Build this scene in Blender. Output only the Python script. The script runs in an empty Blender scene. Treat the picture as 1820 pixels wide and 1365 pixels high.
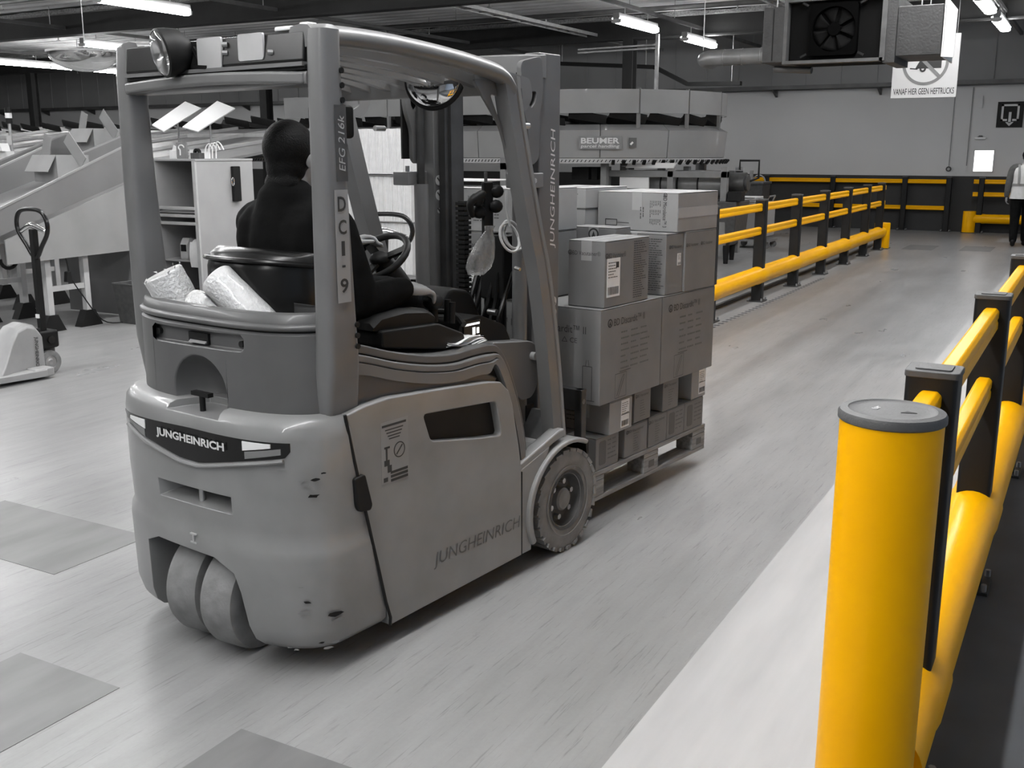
import bpy, bmesh, math, random
from mathutils import Vector, Matrix, Quaternion
from mathutils.geometry import tessellate_polygon
random.seed(7)
PI = math.pi
SC = bpy.context.scene
COL = SC.collection

# ------------------------------------------------------------------ camera, world, exposure
CAM_H = 1.69
_R = ((0.87286, -0.1063607, -0.4762382), (0.4879708, 0.1902533, 0.8518734), (0.0, 0.9759565, -0.2179654))
cd = bpy.data.cameras.new('camera'); cam = bpy.data.objects.new('camera', cd); COL.objects.link(cam)
cd.sensor_width = 36.0; cd.lens = 1847.0 / 1820.0 * 36.0; cd.clip_start = 0.05; cd.clip_end = 200
cam.matrix_world = Matrix(((_R[0][0], _R[0][1], -_R[0][2], 0), (_R[1][0], _R[1][1], -_R[1][2], 0), (_R[2][0], _R[2][1], -_R[2][2], CAM_H), (0, 0, 0, 1)))
SC.camera = cam
vs = SC.view_settings
vs.view_transform = 'Standard'; vs.look = 'None'; vs.gamma = 1.0; vs.use_curve_mapping = False
vs.exposure = 0.04
W = bpy.data.worlds.new('world'); SC.world = W; W.use_nodes = True
W.node_tree.nodes['Background'].inputs[0].default_value = (0.5, 0.5, 0.5, 1)
W.node_tree.nodes['Background'].inputs[1].default_value = 0.15
LAMP = 48.0        # strength of every fluorescent diffuser

# ------------------------------------------------------------------ materials
MATS = {}
def mat(name, g, rough=.5, metal=0., var=0., vs=6., bump=0., bs=60., stretch=None, coat=0., spec=.5, trans=0., emit=0., alpha=1., detail=4.):
    if name in MATS: return MATS[name]
    m = bpy.data.materials.new(name); MATS[name] = m; m.use_nodes = True
    nt = m.node_tree; n = nt.nodes; l = nt.links; p = n['Principled BSDF']
    c = (g, g, g, 1) if not isinstance(g, tuple) else (*g, 1)
    p.inputs['Base Color'].default_value = c; p.inputs['Roughness'].default_value = rough
    p.inputs['Metallic'].default_value = metal; p.inputs['Specular IOR Level'].default_value = spec
    p.inputs['Coat Weight'].default_value = coat; p.inputs['Transmission Weight'].default_value = trans
    p.inputs['Alpha'].default_value = alpha
    if emit:
        p.inputs['Emission Color'].default_value = c; p.inputs['Emission Strength'].default_value = emit
    if var or bump:
        tc = n.new('ShaderNodeTexCoord'); mp = n.new('ShaderNodeMapping'); l.new(tc.outputs['Object'], mp.inputs[0])
        if stretch: mp.inputs['Scale'].default_value = stretch
    if var:
        t = n.new('ShaderNodeTexNoise'); t.inputs['Scale'].default_value = vs; t.inputs['Detail'].default_value = detail
        l.new(mp.outputs[0], t.inputs['Vector'])
        r = n.new('ShaderNodeValToRGB'); l.new(t.outputs['Fac'], r.inputs[0])
        e = r.color_ramp.elements
        e[0].position = .3; e[1].position = .7
        e[0].color = tuple(x * (1 - var) for x in c[:3]) + (1,); e[1].color = tuple(min(1, x * (1 + var)) for x in c[:3]) + (1,)
        l.new(r.outputs[0], p.inputs['Base Color'])
    if bump:
        t2 = n.new('ShaderNodeTexNoise'); t2.inputs['Scale'].default_value = bs; t2.inputs['Detail'].default_value = 3
        l.new(mp.outputs[0], t2.inputs['Vector'])
        b = n.new('ShaderNodeBump'); b.inputs['Strength'].default_value = bump; b.inputs['Distance'].default_value = .01
        l.new(t2.outputs['Fac'], b.inputs['Height']); l.new(b.outputs[0], p.inputs['Normal'])
    return m
YEL = (1.0, 0.47, 0.0)
mat('yellow', YEL, .34, var=.04, vs=3, bump=.02, bs=9, spec=.14)
mat('post_black', .010, .45, spec=.3, var=.15, vs=9)
mat('cap_grey', .075, .55, var=.15, vs=20, bump=.15, bs=220)
mat('truck', .225, .36, var=.10, vs=5, coat=.25)
mat('truck_dark', .098, .42, var=.08, vs=7, coat=.1)
mat('mast', .105, .4, var=.08, vs=6, coat=.1)
mat('guard', .145, .38, var=.08, vs=6, coat=.15)
mat('black', .008, .55, var=.2, vs=9, spec=.25)
mat('black_gloss', .009, .25, spec=.35)
mat('rubber', .19, .72, var=.22, vs=12, bump=.25, bs=45)
mat('rim', .075, .45, metal=.3, var=.2, vs=18)
mat('steel', .45, .3, metal=.9, var=.1, vs=15)
mat('dark_steel', .05, .4, metal=.5, var=.2, vs=12)
mat('chrome', .75, .12, metal=1.)
mat('mirror', .85, .03, metal=1.)
mat('white', .78, .5)
mat('paper', .72, .6, var=.04, vs=20)
mat('print', .03, .6)
mat('print_grey', .10, .6)
mat('letter_white', .62, .5)
mat('card', .185, .75, var=.07, vs=5, bump=.05, bs=30)
mat('card_light', .28, .75, var=.07, vs=5, bump=.05, bs=30)
mat('tape', .36, .3, var=.05, vs=10, coat=.3)
mat('wood', .24, .75, var=.35, vs=5, stretch=(1, 12, 12), bump=.3, bs=30)
mat('skin', .36, .5, var=.05, vs=30)
mat('hair', .006, .6, spec=.15, var=.3, vs=60, bump=.4, bs=180)
mat('cloth_black', .006, .9, spec=.1, var=.3, vs=14, bump=.5, bs=14)
mat('cloth_grey', .09, .85, var=.2, vs=14, bump=.5, bs=14)
mat('vest', .62, .8, var=.08, vs=10, bump=.4, bs=12)
mat('vest_band', .24, .5)
mat('bubble', .68, .35, var=.10, vs=30, bump=.8, bs=90, coat=.3)
mat('conveyor', .265, .4, var=.05, vs=3, coat=.2)
mat('chute', .235, .45, var=.09, vs=2.5)
mat('jack_grey', .30, .45, var=.08, vs=6)
mat('chute_dark', .145, .45, var=.09, vs=2.5)
mat('cabinet', .33, .5, var=.05, vs=3)
mat('galv', .35, .4, metal=.6, var=.15, vs=12)
mat('duct', .22, .4, metal=.4, var=.15, vs=5)
mat('hvac_frame', .07, .5, var=.2, vs=9); mat('fan_dark', .008, .9, spec=.05); mat('fan_black', .0025, .95, spec=.02)
mat('hvac', .032, .55, var=.18, vs=9, bump=.4, bs=40)  # casing darkened in colour to hold its backlit shade
mat('ceil_dark', .035, .8, var=.25, vs=2)
mat('deck', .62, .6, var=.3, vs=.7)
mat('beam', .016, .7, var=.3, vs=3)
mat('insul', .30, .95, var=.4, vs=30, bump=1., bs=40)
mat('pipe', .10, .5, metal=.3, var=.2, vs=4)
mat('foam', .62, .7, var=.06, vs=12, bump=.2, bs=40)
mat('lamp', (1.0, 1.0, 1.0), .4, emit=LAMP)
mat('daylight', (1., 1., 1.), .4, emit=2.2)
mat('screen_white', (1., 1., 1.), .4, emit=.9)
mat('plastic_bag', .75, .15, trans=.75, alpha=.8, bump=.8, bs=40)
mat('glass_lens', .95, .03, trans=.95)
mat('grey_mid', .20, .5, var=.08, vs=8)
mat('grey_light', .42, .5, var=.08, vs=8)
mat('sign_white', .62, .5, var=.03, vs=3)

# ------------------------------------------------------------------ mesh builder
class MB:
    def __init__(s): s.v = []; s.f = []
    def add(s, vv, ff):
        o = len(s.v); s.v += [tuple(x) for x in vv]; s.f += [tuple(i + o for i in f) for f in ff]; return s
    def box(s, x0, x1, y0, y1, z0, z1):
        return s.add([(x0,y0,z0),(x1,y0,z0),(x1,y1,z0),(x0,y1,z0),(x0,y0,z1),(x1,y0,z1),(x1,y1,z1),(x0,y1,z1)],
                     [(3,2,1,0),(4,5,6,7),(0,1,5,4),(1,2,6,5),(2,3,7,6),(3,0,4,7)])
    def cbox(s, c, sz): return s.box(c[0]-sz[0]/2, c[0]+sz[0]/2, c[1]-sz[1]/2, c[1]+sz[1]/2, c[2]-sz[2]/2, c[2]+sz[2]/2)
    def bar(s, a, b, w, hgt, up=(0,0,1)):      # rectangular bar from a to b
        a = Vector(a); b = Vector(b); d = (b-a).normalized(); u = Vector(up); r = d.cross(u)
        if r.length < 1e-4: r = d.cross(Vector((1,0,0)))
        r.normalize(); u = r.cross(d).normalized()
        vv = [p + r*sx*w/2 + u*sy*hgt/2 for p in (a, b) for sx, sy in ((-1,-1),(1,-1),(1,1),(-1,1))]
        return s.add(vv, [(0,1,2,3),(7,6,5,4),(0,4,5,1),(1,5,6,2),(2,6,7,3),(3,7,4,0)])
    def loft(s, rings, cap0=True, cap1=True, closed=True):
        n = len(rings[0]); o = len(s.v)
        for r in rings: s.v += [tuple(p) for p in r]
        for k in range(len(rings)-1):
            for i in range(n if closed else n-1):
                j = (i+1) % n
                s.f.append((o+k*n+i, o+k*n+j, o+(k+1)*n+j, o+(k+1)*n+i))
        if cap0: s.f.append(tuple(o+i for i in reversed(range(n))))
        if cap1: s.f.append(tuple(o+(len(rings)-1)*n+i for i in range(n)))
        return s
    def tube(s, pts, r, n=8, closed=False, caps=True, smooth=0, flat=None):
        P = [Vector(p) for p in pts]
        if smooth: P = catmull(P, smooth, closed)
        m = len(P); rad = r if isinstance(r, (list, tuple)) else [r]*m
        if len(rad) != m: rad = [rad[min(len(rad)-1, int(i*len(rad)/m))] for i in range(m)]
        T = []
        for i in range(m):
            a = P[i-1] if (i > 0 or closed) else P[0]; b = P[(i+1) % m] if (i < m-1 or closed) else P[-1]
            t = (b-a); T.append(t.normalized() if t.length > 1e-9 else Vector((0,0,1)))
        ref = Vector((0,0,1)) if abs(T[0].z) < .9 else Vector((1,0,0))
        N = (ref - T[0]*ref.dot(T[0])).normalized(); rings = []
        for i in range(m):
            N = (N - T[i]*N.dot(T[i]));
            N = N.normalized() if N.length > 1e-6 else T[i].orthogonal().normalized()
            Bv = T[i].cross(N)
            rings.append([P[i] + (N*math.cos(2*PI*k/n)*(flat or 1.) + Bv*math.sin(2*PI*k/n))*rad[i] for k in range(n)])
        if closed: rings.append(rings[0])
        return s.loft(rings, caps and not closed, caps and not closed)
    def cyl(s, a, b, r, n=20, r2=None):
        return s.tube([a, b], [r, r if r2 is None else r2], n)
    def lathe(s, prof, org, axis, n=32, a0=0., a1=2*PI, caps=False):      # prof = [(radius, height along axis)]
        ax = Vector(axis).normalized(); e = ax.orthogonal().normalized(); g = ax.cross(e); org = Vector(org)
        full = abs(a1-a0-2*PI) < 1e-6; k = n if full else n+1
        rings = [[org + ax*hh + (e*math.cos(a0+(a1-a0)*i/n) + g*math.sin(a0+(a1-a0)*i/n))*max(rr,1e-5) for i in range(k)] for rr, hh in prof]
        return s.loft(rings, full and caps, full and caps, full)
    def prism(s, poly, axis, a0, a1, holes=()):
        loops = [list(poly)] + [list(hh) for hh in holes]
        def P(q, a): return {'x': (a,q[0],q[1]), 'y': (q[0],a,q[1]), 'z': (q[0],q[1],a)}[axis]
        flat = [q for lp in loops for q in lp]; n = len(flat); o = len(s.v)
        s.v += [P(q, a0) for q in flat] + [P(q, a1) for q in flat]
        if holes: tris = tessellate_polygon([[Vector((q[0],q[1],0)) for q in lp] for lp in loops])
        else: tris = [tuple(range(n))]
        for t in tris:
            s.f.append(tuple(o+i for i in t)); s.f.append(tuple(o+n+i for i in reversed(t)))
        k = 0
        for lp in loops:
            m = len(lp)
            for i in range(m):
                j = (i+1) % m; s.f.append((o+k+i, o+n+k+i, o+n+k+j, o+k+j))
            k += m
        return s
    def sphere(s, c, r, nu=16, nv=10, v0=-PI/2, v1=PI/2):
        r = r if isinstance(r, (list,tuple)) else (r,r,r); c = Vector(c); rings = []
        for j in range(nv+1):
            a = v0+(v1-v0)*j/nv; cr = max(math.cos(a), 1e-4)
            rings.append([c + Vector((r[0]*cr*math.cos(2*PI*i/nu), r[1]*cr*math.sin(2*PI*i/nu), r[2]*math.sin(a))) for i in range(nu)])
        return s.loft(rings)
    def limb(s, pts, rad, n=14, smooth=5, flat=None):   # tapered capsule chain
        P = [Vector(p) for p in pts]; m = len(P); Q = catmull(P, smooth) if smooth and m > 2 else [P[0].lerp(P[-1], t/6) for t in range(7)] if m == 2 else P
        R = []
        for i in range(len(Q)):
            t = i/(len(Q)-1)*(m-1); k = min(int(t), m-2); R.append(rad[k]+(rad[k+1]-rad[k])*(t-k))
        d0 = (Q[0]-Q[1]).normalized(); d1 = (Q[-1]-Q[-2]).normalized(); A = []; AR = []; C = []; CR = []
        for a in (1.0, .87, .5):
            A.append(Q[0]+d0*R[0]*a); AR.append(R[0]*max(.05, math.sqrt(1-a*a)))
        for a in (.5, .87, 1.0):
            C.append(Q[-1]+d1*R[-1]*a); CR.append(R[-1]*max(.05, math.sqrt(1-a*a)))
        return s.tube(A+Q+C, AR+R+CR, n, flat=flat)
    def grid(s, fn, nu, nv):
        o = len(s.v)
        for i in range(nu+1):
            for j in range(nv+1): s.v.append(tuple(fn(i/nu, j/nv)))
        for i in range(nu):
            for j in range(nv):
                a = o+i*(nv+1)+j; s.f.append((a, a+nv+1, a+nv+2, a+1))
        return s
    def xf(s, M, start=0):
        for i in range(start, len(s.v)): s.v[i] = tuple(M @ Vector(s.v[i]))
        return s

def catmull(P, k, closed=False):
    out = []; m = len(P); R = range(m if closed else m-1)
    for i in R:
        p0 = P[(i-1) % m] if (closed or i > 0) else P[0]; p1 = P[i]; p2 = P[(i+1) % m]
        p3 = P[(i+2) % m] if (closed or i+2 < m) else P[-1]
        for j in range(k):
            t = j/k
            out.append(.5*((2*p1)+(p2-p0)*t+(2*p0-5*p1+4*p2-p3)*t*t+(3*p1-p0-3*p2+p3)*t**3))
    if not closed: out.append(P[-1])
    return out

def finish(me, ang=38):
    me.update()
    for p in me.polygons: p.use_smooth = True
    try: me.set_sharp_from_angle(angle=math.radians(ang))
    except Exception: pass
def obj(name, b, m, parent=None, bevel=0., seg=2, ang=38, loc=None, rotz=None, sub=0, recalc=True, kind=None, label=None):
    me = bpy.data.meshes.new(name); me.from_pydata([tuple(v) for v in b.v], [], b.f)
    if recalc:
        bm = bmesh.new(); bm.from_mesh(me)
        bmesh.ops.recalc_face_normals(bm, faces=bm.faces); bm.to_mesh(me); bm.free()
    finish(me, ang); me.materials.append(MATS[m] if isinstance(m, str) else m)
    o = bpy.data.objects.new(name, me); COL.objects.link(o); o.parent = parent
    if bevel:
        d = o.modifiers.new('bevel', 'BEVEL'); d.width = bevel; d.segments = seg; d.limit_method = 'ANGLE'; d.angle_limit = math.radians(35)
        d.harden_normals = True
    if sub:
        d = o.modifiers.new('sub', 'SUBSURF'); d.levels = sub; d.render_levels = sub
    if loc is not None: o.location = loc
    if rotz is not None: o.rotation_euler = (0, 0, rotz)
    if kind: o['kind'] = kind
    if label: o['label'] = label
    return o
def inst(o, parent, loc=None, rot=None, name=None):
    c = o.copy(); c.name = name or o.name.split('.')[0]; COL.objects.link(c); c.parent = parent
    if loc is not None: c.location = loc
    if rot is not None: c.rotation_euler = rot
    return c
def tag(o, label, cat, group=None):
    o['label'] = label; o['category'] = cat
    if group: o['group'] = group
    return o
def thing(name, label, cat, loc=(0,0,0), rotz=0., group=None):
    o = bpy.data.objects.new(name, None); COL.objects.link(o); o.empty_display_size = .1
    o.location = loc; o.rotation_euler = (0,0,rotz); return tag(o, label, cat, group)
def struct(o): o['kind'] = 'structure'; return o
def copy_thing(r, loc, rotz, label=None, group=None):
    c = r.copy(); COL.objects.link(c); c.location = loc; c.rotation_euler = (0,0,rotz)
    if label: c['label'] = label
    if group: c['group'] = group
    for ch in list(r.children):
        d = ch.copy(); COL.objects.link(d); d.parent = c
        for g in list(ch.children):
            e = g.copy(); COL.objects.link(e); e.parent = d
    return c
def boolean(o, b, op='DIFFERENCE'):
    me = bpy.data.meshes.new('cut'); me.from_pydata([tuple(v) for v in b.v], [], b.f)
    bm = bmesh.new(); bm.from_mesh(me); bmesh.ops.recalc_face_normals(bm, faces=bm.faces); bm.to_mesh(me); bm.free()
    k = bpy.data.objects.new('cut', me); COL.objects.link(k)
    k.parent = o.parent
    mods = [(d.name) for d in o.modifiers]
    for d in o.modifiers: d.show_viewport = False
    d = o.modifiers.new('bool', 'BOOLEAN'); d.operation = op; d.object = k; d.solver = 'EXACT'
    bpy.context.view_layer.update(); dg = bpy.context.evaluated_depsgraph_get()
    nm = bpy.data.meshes.new_from_object(o.evaluated_get(dg), depsgraph=dg)
    o.modifiers.remove(d)
    for d in o.modifiers: d.show_viewport = True
    old = o.data; o.data = nm; nm.name = o.name
    bpy.data.meshes.remove(old); bpy.data.objects.remove(k); bpy.data.meshes.remove(me)
    finish(nm)
    return o
_TX = {}
def text(name, body, parent, c, right, up, w, hgt, m, depth=.0008, shear=0., bold=0., spacing=1., label=None):
    """flat lettering centred at c in the parent's space, fitted to w x hgt"""
    key = (body, shear, bold, spacing)
    if key not in _TX:
        cu = bpy.data.curves.new('t', 'FONT'); cu.body = body; cu.shear = shear; cu.offset = bold; cu.space_character = spacing
        cu.resolution_u = 3; cu.space_line = .9
        to = bpy.data.objects.new('t', cu); COL.objects.link(to); bpy.context.view_layer.update()
        dg = bpy.context.evaluated_depsgraph_get(); me = bpy.data.meshes.new_from_object(to.evaluated_get(dg), depsgraph=dg)
        bpy.data.objects.remove(to); bpy.data.curves.remove(cu)
        V = [tuple(v.co) for v in me.vertices]; F = [tuple(p.vertices) for p in me.polygons]; bpy.data.meshes.remove(me)
        xs = [v[0] for v in V]; ys = [v[1] for v in V]
        x0, x1, y0, y1 = min(xs), max(xs), min(ys), max(ys)
        _TX[key] = ([((v[0]-x0)/(x1-x0)-.5, (v[1]-y0)/max(1e-6, y1-y0)-.5) for v in V], F)
    V, F = _TX[key]; c = Vector(c); r = Vector(right).normalized(); u = Vector(up).normalized(); nrm = r.cross(u)
    b = MB(); b.add([c + r*x*w + u*y*hgt + nrm*depth for x, y in V], F)
    return obj(name, b, m, parent, recalc=False, label=label)
def quad(name, parent, c, right, up, w, hgt, m, depth=.001, label=None):
    """a thin sticker or plate"""
    c = Vector(c); r = Vector(right).normalized(); u = Vector(up).normalized(); nrm = r.cross(u)
    b = MB(); vv = [c + r*sx*w/2 + u*sy*hgt/2 + nrm*d for d in (-depth*.5, depth) for sx, sy in ((-1,-1),(1,-1),(1,1),(-1,1))]
    b.add(vv, [(3,2,1,0),(4,5,6,7),(0,1,5,4),(1,2,6,5),(2,3,7,6),(3,0,4,7)])
    return obj(name, b, m, parent, label=label)
def rrect(x0, x1, y0, y1, r, n=5):
    out = []
    for cx, cy, a in ((x1-r, y1-r, 0), (x0+r, y1-r, PI/2), (x0+r, y0+r, PI), (x1-r, y0+r, 3*PI/2)):
        out += [(cx+r*math.cos(a+PI/2*i/n), cy+r*math.sin(a+PI/2*i/n)) for i in range(n+1)]
    return out
def offset_round(poly, r, n=4):     # round the corners of a 2-D polygon
    out = []; m = len(poly)
    for i in range(m):
        p = Vector(poly[i]); a = (Vector(poly[i-1])-p); b = (Vector(poly[(i+1) % m])-p)
        rr = min(r, a.length*.45, b.length*.45); a = p+a.normalized()*rr; b = p+b.normalized()*rr
        for k in range(n+1):
            t = k/n; q = a*(1-t)**2 + p*2*t*(1-t) + b*t*t; out.append((q.x, q.y))
    return out
# ------------------------------------------------------------------ the hall: floor, walls, ceiling
YB = 24.61; XL = -40.0; XR = 4.2; YF = -9.0; ZC = 4.40
def floor_material():
    m = bpy.data.materials.new('floor_concrete'); m.use_nodes = True; nt = m.node_tree; n = nt.nodes; l = nt.links; p = n['Principled BSDF']
    tc = n.new('ShaderNodeTexCoord')
    def noise(scale, st, det=5, rough=.6):
        mp = n.new('ShaderNodeMapping'); mp.inputs['Scale'].default_value = st; mp.inputs['Rotation'].default_value = (0, 0, -.06)
        l.new(tc.outputs['Object'], mp.inputs[0])
        t = n.new('ShaderNodeTexNoise'); t.inputs['Scale'].default_value = scale; t.inputs['Detail'].default_value = det; t.inputs['Roughness'].default_value = rough
        l.new(mp.outputs[0], t.inputs['Vector']); return t.outputs['Fac']
    def ramp(f, a, b, ca, cb):
        r = n.new('ShaderNodeValToRGB'); l.new(f, r.inputs[0]); e = r.color_ramp.elements
        e[0].position = a; e[1].position = b; e[0].color = (ca,)*3+(1,); e[1].color = (cb,)*3+(1,); return r.outputs[0]
    def mul(a, b):
        x = n.new('ShaderNodeMixRGB'); x.blend_type = 'MULTIPLY'; x.inputs[0].default_value = 1; l.new(a, x.inputs[1]); l.new(b, x.inputs[2]); return x.outputs[0]
    c = ramp(noise(.9, (1, .5, 1)), .3, .7, .235, .32)
    c = mul(c, ramp(noise(5, (2.2, .25, 1), 6), .35, .62, .86, 1.0))          # tyre-worn bands along the aisle
    c = mul(c, ramp(noise(16, (5, .22, 1), 4, .7), .33, .43, .68, 1.0))       # long scratches
    c = mul(c, ramp(noise(3.3, (1, .8, 1), 8, .75), .27, .345, .45, 1.0))     # dark scuffs
    c = mul(c, ramp(noise(60, (1, 1, 1), 3), .3, .7, .95, 1.0))
    l.new(c, p.inputs['Base Color'])
    rr = ramp(noise(2.2, (1, .4, 1)), .3, .7, .27, .33); l.new(rr, p.inputs['Roughness'])
    p.inputs['Specular IOR Level'].default_value = .45
    b = n.new('ShaderNodeBump'); b.inputs['Strength'].default_value = .12; b.inputs['Distance'].default_value = .004
    l.new(noise(30, (1, .5, 1)), b.inputs['Height']); l.new(b.outputs[0], p.inputs['Normal'])
    return m
MATS['floor_concrete'] = floor_material()
mat('walk_dark', (.047, .052, .060), .5, var=.2, vs=4); mat('walk_mid', .17, .5, var=.15, vs=4)
mat('mark_white', .36, .45, var=.10, vs=3, stretch=(3, .4, 1)); mat('mark_grey', .15, .42, var=.16, vs=3.5, stretch=(2.5, .6, 1))
mat('wall_light', .58, .8, var=.05, vs=.5); mat('wall_kick', .030, .7, var=.15, vs=1.2); mat('wall_upper_shade', .30, .8, var=.12, vs=.6)
mat('wall_side', (.40, .40, .40), .8, var=.1, vs=.5)
struct(obj('floor', MB().box(XL, XR, YF, YB, -.12, 0), 'floor_concrete'))
wb = MB().box(XL, XR, YB, YB+.2, 1.182, 3.05)
wall = struct(obj('wall_back', wb, 'wall_light'))
obj('kick_band', MB().box(XL, XR, YB-.012, YB+.2, 0, 1.182), 'wall_kick', wall)
obj('upper_shade_band', MB().box(XL, XR, YB, YB+.2, 3.05, ZC+.4), 'wall_upper_shade', wall)  # shadow above the cable tray put into a darker wall grey
for i in range(56):     # cladding ribs of the upper band, in the same shaded grey
    x = XL+.3+i*.78
    obj('cladding_rib', MB().box(x, x+.03, YB-.02, YB, 3.15, ZC), 'wall_upper_shade', wall)
struct(obj('wall_left', MB().box(XL-.2, XL, YF, YB, 0, ZC+.4), 'wall_side'))
mat('wall_cool', (.38, .46, .57), .8, var=.1, vs=.5)  # unseen wall, tinted cool to offset warm bounce off the yellow barriers
struct(obj('wall_right', MB().box(XR, XR+.2, YF, YB, 0, ZC+.4), 'wall_cool'))
struct(obj('wall_front', MB().box(XL, XR, YF-.2, YF, 0, ZC+.4), 'wall_side'))
# steel roof deck: trapezoidal ribs across the hall
b = MB(); prof = []; y = YF
while y < YB: prof += [(y, ZC), (y+.16, ZC), (y+.20, ZC+.09), (y+.34, ZC+.09)]; y += .38
prof.append((YB, ZC)); poly = prof + [(YB, ZC+.3), (YF, ZC+.3)]
b.prism(poly, 'x', XL, XR)
deck = struct(obj('ceiling', b, 'deck', ang=20))

# ------------------------------------------------------------------ painted floor
def mark(name, x0, x1, y0, y1, m, label, cat='floor marking', group=None, z=.0015):
    return tag(obj(name, MB().box(x0, x1, y0, y1, 0, z), m), label, cat, group)
mark('floor_line', -1.056, -.50, YF+.1, YB-.2, 'mark_white', 'broad white painted line along the yellow and black barrier at right')
mark('walkway_paint', -.50, .32, YF+.1, YB-.2, 'walk_dark', 'dark painted walkway floor beyond the right barrier', z=.0012)
mark('walkway_edge', .32, XR-.1, YF+.1, YB-.2, 'walk_mid', 'mid grey floor strip at the right edge of the dark walkway', z=.001)
k = 1.0563
zebra = [(-2.93,-2.462,1.40,1.945,'dark grey painted block left of the forklift, nearest bottom left corner'),
         (-1.972,-1.49,1.40,1.953,'dark grey painted block at the bottom edge in front of the forklift'),
         (-4.35,-3.39,2.425,2.895,'scuffed grey painted block beside the forklift rear corner'),
         (-2.86,-2.38,18.55,19.55,'small dark floor block near the end of the left barrier'),
         (-1.98,-1.50,18.75,19.75,'small dark floor block beside the walking man'),
         (-1.60,-1.05,20.9,21.9,'pale floor block in front of the far right barrier')]
for i, (x0, x1, y0, y1, lb) in enumerate(zebra):
    mark('floor_block', x0*k, x1*k, y0*k, y1*k, 'mark_white' if i == 5 else 'mark_grey', lb, group=None)
j = thing('floor_joint', 'toothed metal expansion joint in the floor beside the left barrier', 'floor joint', (-3.22, 9, 0))
obj('joint_plate', MB().box(-.004, .004, -.2, 5.6, 0, .001), 'walk_mid', j)
b = MB()
for i in range(42): b.box(-.03, .03, i*.132, i*.132+.05, 0, .0016)
obj('joint_teeth', b, 'walk_dark', j, kind='stuff')
for xo, w_, lb in ((-3.60, .05, 'thin steel guide strip on the floor just behind the left barrier'), (-3.86, .07, 'wider steel guide strip on the floor further behind the left barrier')):
    tag(obj('guide_strip', MB().box(xo-w_/2, xo+w_/2, 9.5, 20.2, 0, .035), 'dark_steel', bevel=.005), lb, 'guide strip')

# ------------------------------------------------------------------ safety barriers
def post_mesh(): return MB().prism(rrect(-.061, .061, -.056, .056, .014), 'z', .012, 1.15)
def rail_section(hh=.045, w=.028):
    # ridged hollow rail: flat top, a groove along each side
    return [(-w*.6, hh), (w*.6, hh), (w, hh*.75), (w, hh*.2), (w*.86, 0), (w, -hh*.2), (w, -hh*.75), (w*.6, -hh), (-w*.6, -hh), (-w, -hh*.75), (-w, -hh*.2), (-w*.86, 0), (-w, hh*.2), (-w, hh*.75)]
_P = {}
def barrier(name, label, loc, rotz, ys, ends, tube=True, low_end=None, rails=(1.075, .81), post_h=1.165):
    """local y runs along the barrier, posts at ys, rails between `ends`"""
    t = thing(name, label, 'barrier', loc, rotz)
    if not _P:
        b = post_mesh(); _P['post'] = b
        _P['cap'] = MB().prism(rrect(-.064, .064, -.059, .059, .015), 'z', 1.15, 1.167)
        _P['inlay'] = MB().prism(rrect(-.042, .042, -.038, .038, .008), 'z', 1.167, 1.1705)
        _P['plate'] = MB().box(-.09, .09, -.105, .105, 0, .012)
        _P['bolt'] = MB().cyl((0, 0, .012), (0, 0, .04), .011, 6)
    for i, y in enumerate(ys):
        po = obj('post', _P['post'], 'post_black', t, bevel=0, loc=(0, y, 0)) if 'po' not in _P else inst(_P['po'], t, (0, y, 0))
        _P.setdefault('po', po)
        for key, nm, mt in (('cap', 'post_cap', 'cap_grey'), ('plate', 'base_plate', 'dark_steel'), ('inlay', 'cap_inlay', 'cap_grey')):
            if key+'o' in _P: c = inst(_P[key+'o'], po, (0,0,0))
            else: c = obj(nm, _P[key], mt, po, bevel=.003 if key == 'cap' else 0); _P[key+'o'] = c
        for sx in (-1, 1):
            for sy in (-1, 1):
                q = (sx*.075, sy*.085, 0)
                if 'bolto' in _P: inst(_P['bolto'], po, q)
                else: _P['bolto'] = obj('anchor_bolt', _P['bolt'], 'galv', po, loc=q)
    for z in rails:
        stops = [ends[0]] + list(ys) + [ends[1]]
        for a, c in zip(stops[:-1], stops[1:]):
            if c-a < .1: continue
            b = MB(); b.prism([(x, z+q) for x, q in rail_section()], 'y', a+(.054 if a in ys else 0), c-(.054 if c in ys else 0))
            obj('rail', b, 'yellow', t, bevel=.004)
    if tube:
        b = MB(); stops = [ends[0]] + list(ys) + [ends[1]]
        # the tube swells at every post sleeve
        pts = []; rad = []
        for y in stops:
            if y in ys: pts += [(0, y-.13, .30), (0, y-.1, .30), (0, y+.1, .30), (0, y+.13, .30)]; rad += [.098, .1035, .1035, .098]
            else: pts.append((0, y, .30)); rad.append(.098)
        b.tube(pts, rad, 28); obj('bump_tube', b, 'yellow', t)
    if low_end is not None:
        b = MB(); b.lathe([(.135, 0), (.135, .445), (.13, .455), (.0, .457)], (0, low_end, 0), (0, 0, 1), 28); obj('end_post', b, 'yellow', t)
        obj('end_plate', MB().box(-.14, .14, low_end-.14, low_end+.14, 0, .012), 'dark_steel', t)
    return t
barrier('safety_barrier', 'long yellow and black safety barrier behind the stacked pallet load, running to the back', (-3.37, 0, 0), 0,
        [8.7, 10.12, 11.86, 13.45, 14.98, 16.5, 17.98, 19.25], (7.2, 19.55), low_end=19.62)
rb = barrier('safety_barrier', 'nearest yellow and black safety barrier at the right edge, running from the big bollard', (-.315, 0, .0016), 0,
        [2.71, 4.29, 6.0, 7.6], (2.307, 8.6))
rb_end = [c for c in rb.children if c.name.startswith('bump')][0]
barrier('safety_barrier', 'low railing of two yellow rails fixed against the back wall at its centre', (-8.0, YB-.12, 0), -PI/2,
        [1.14, 2.65, 4.2, 5.1], (-.6, 5.1), tube=False, rails=(1.065, .50))
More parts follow.
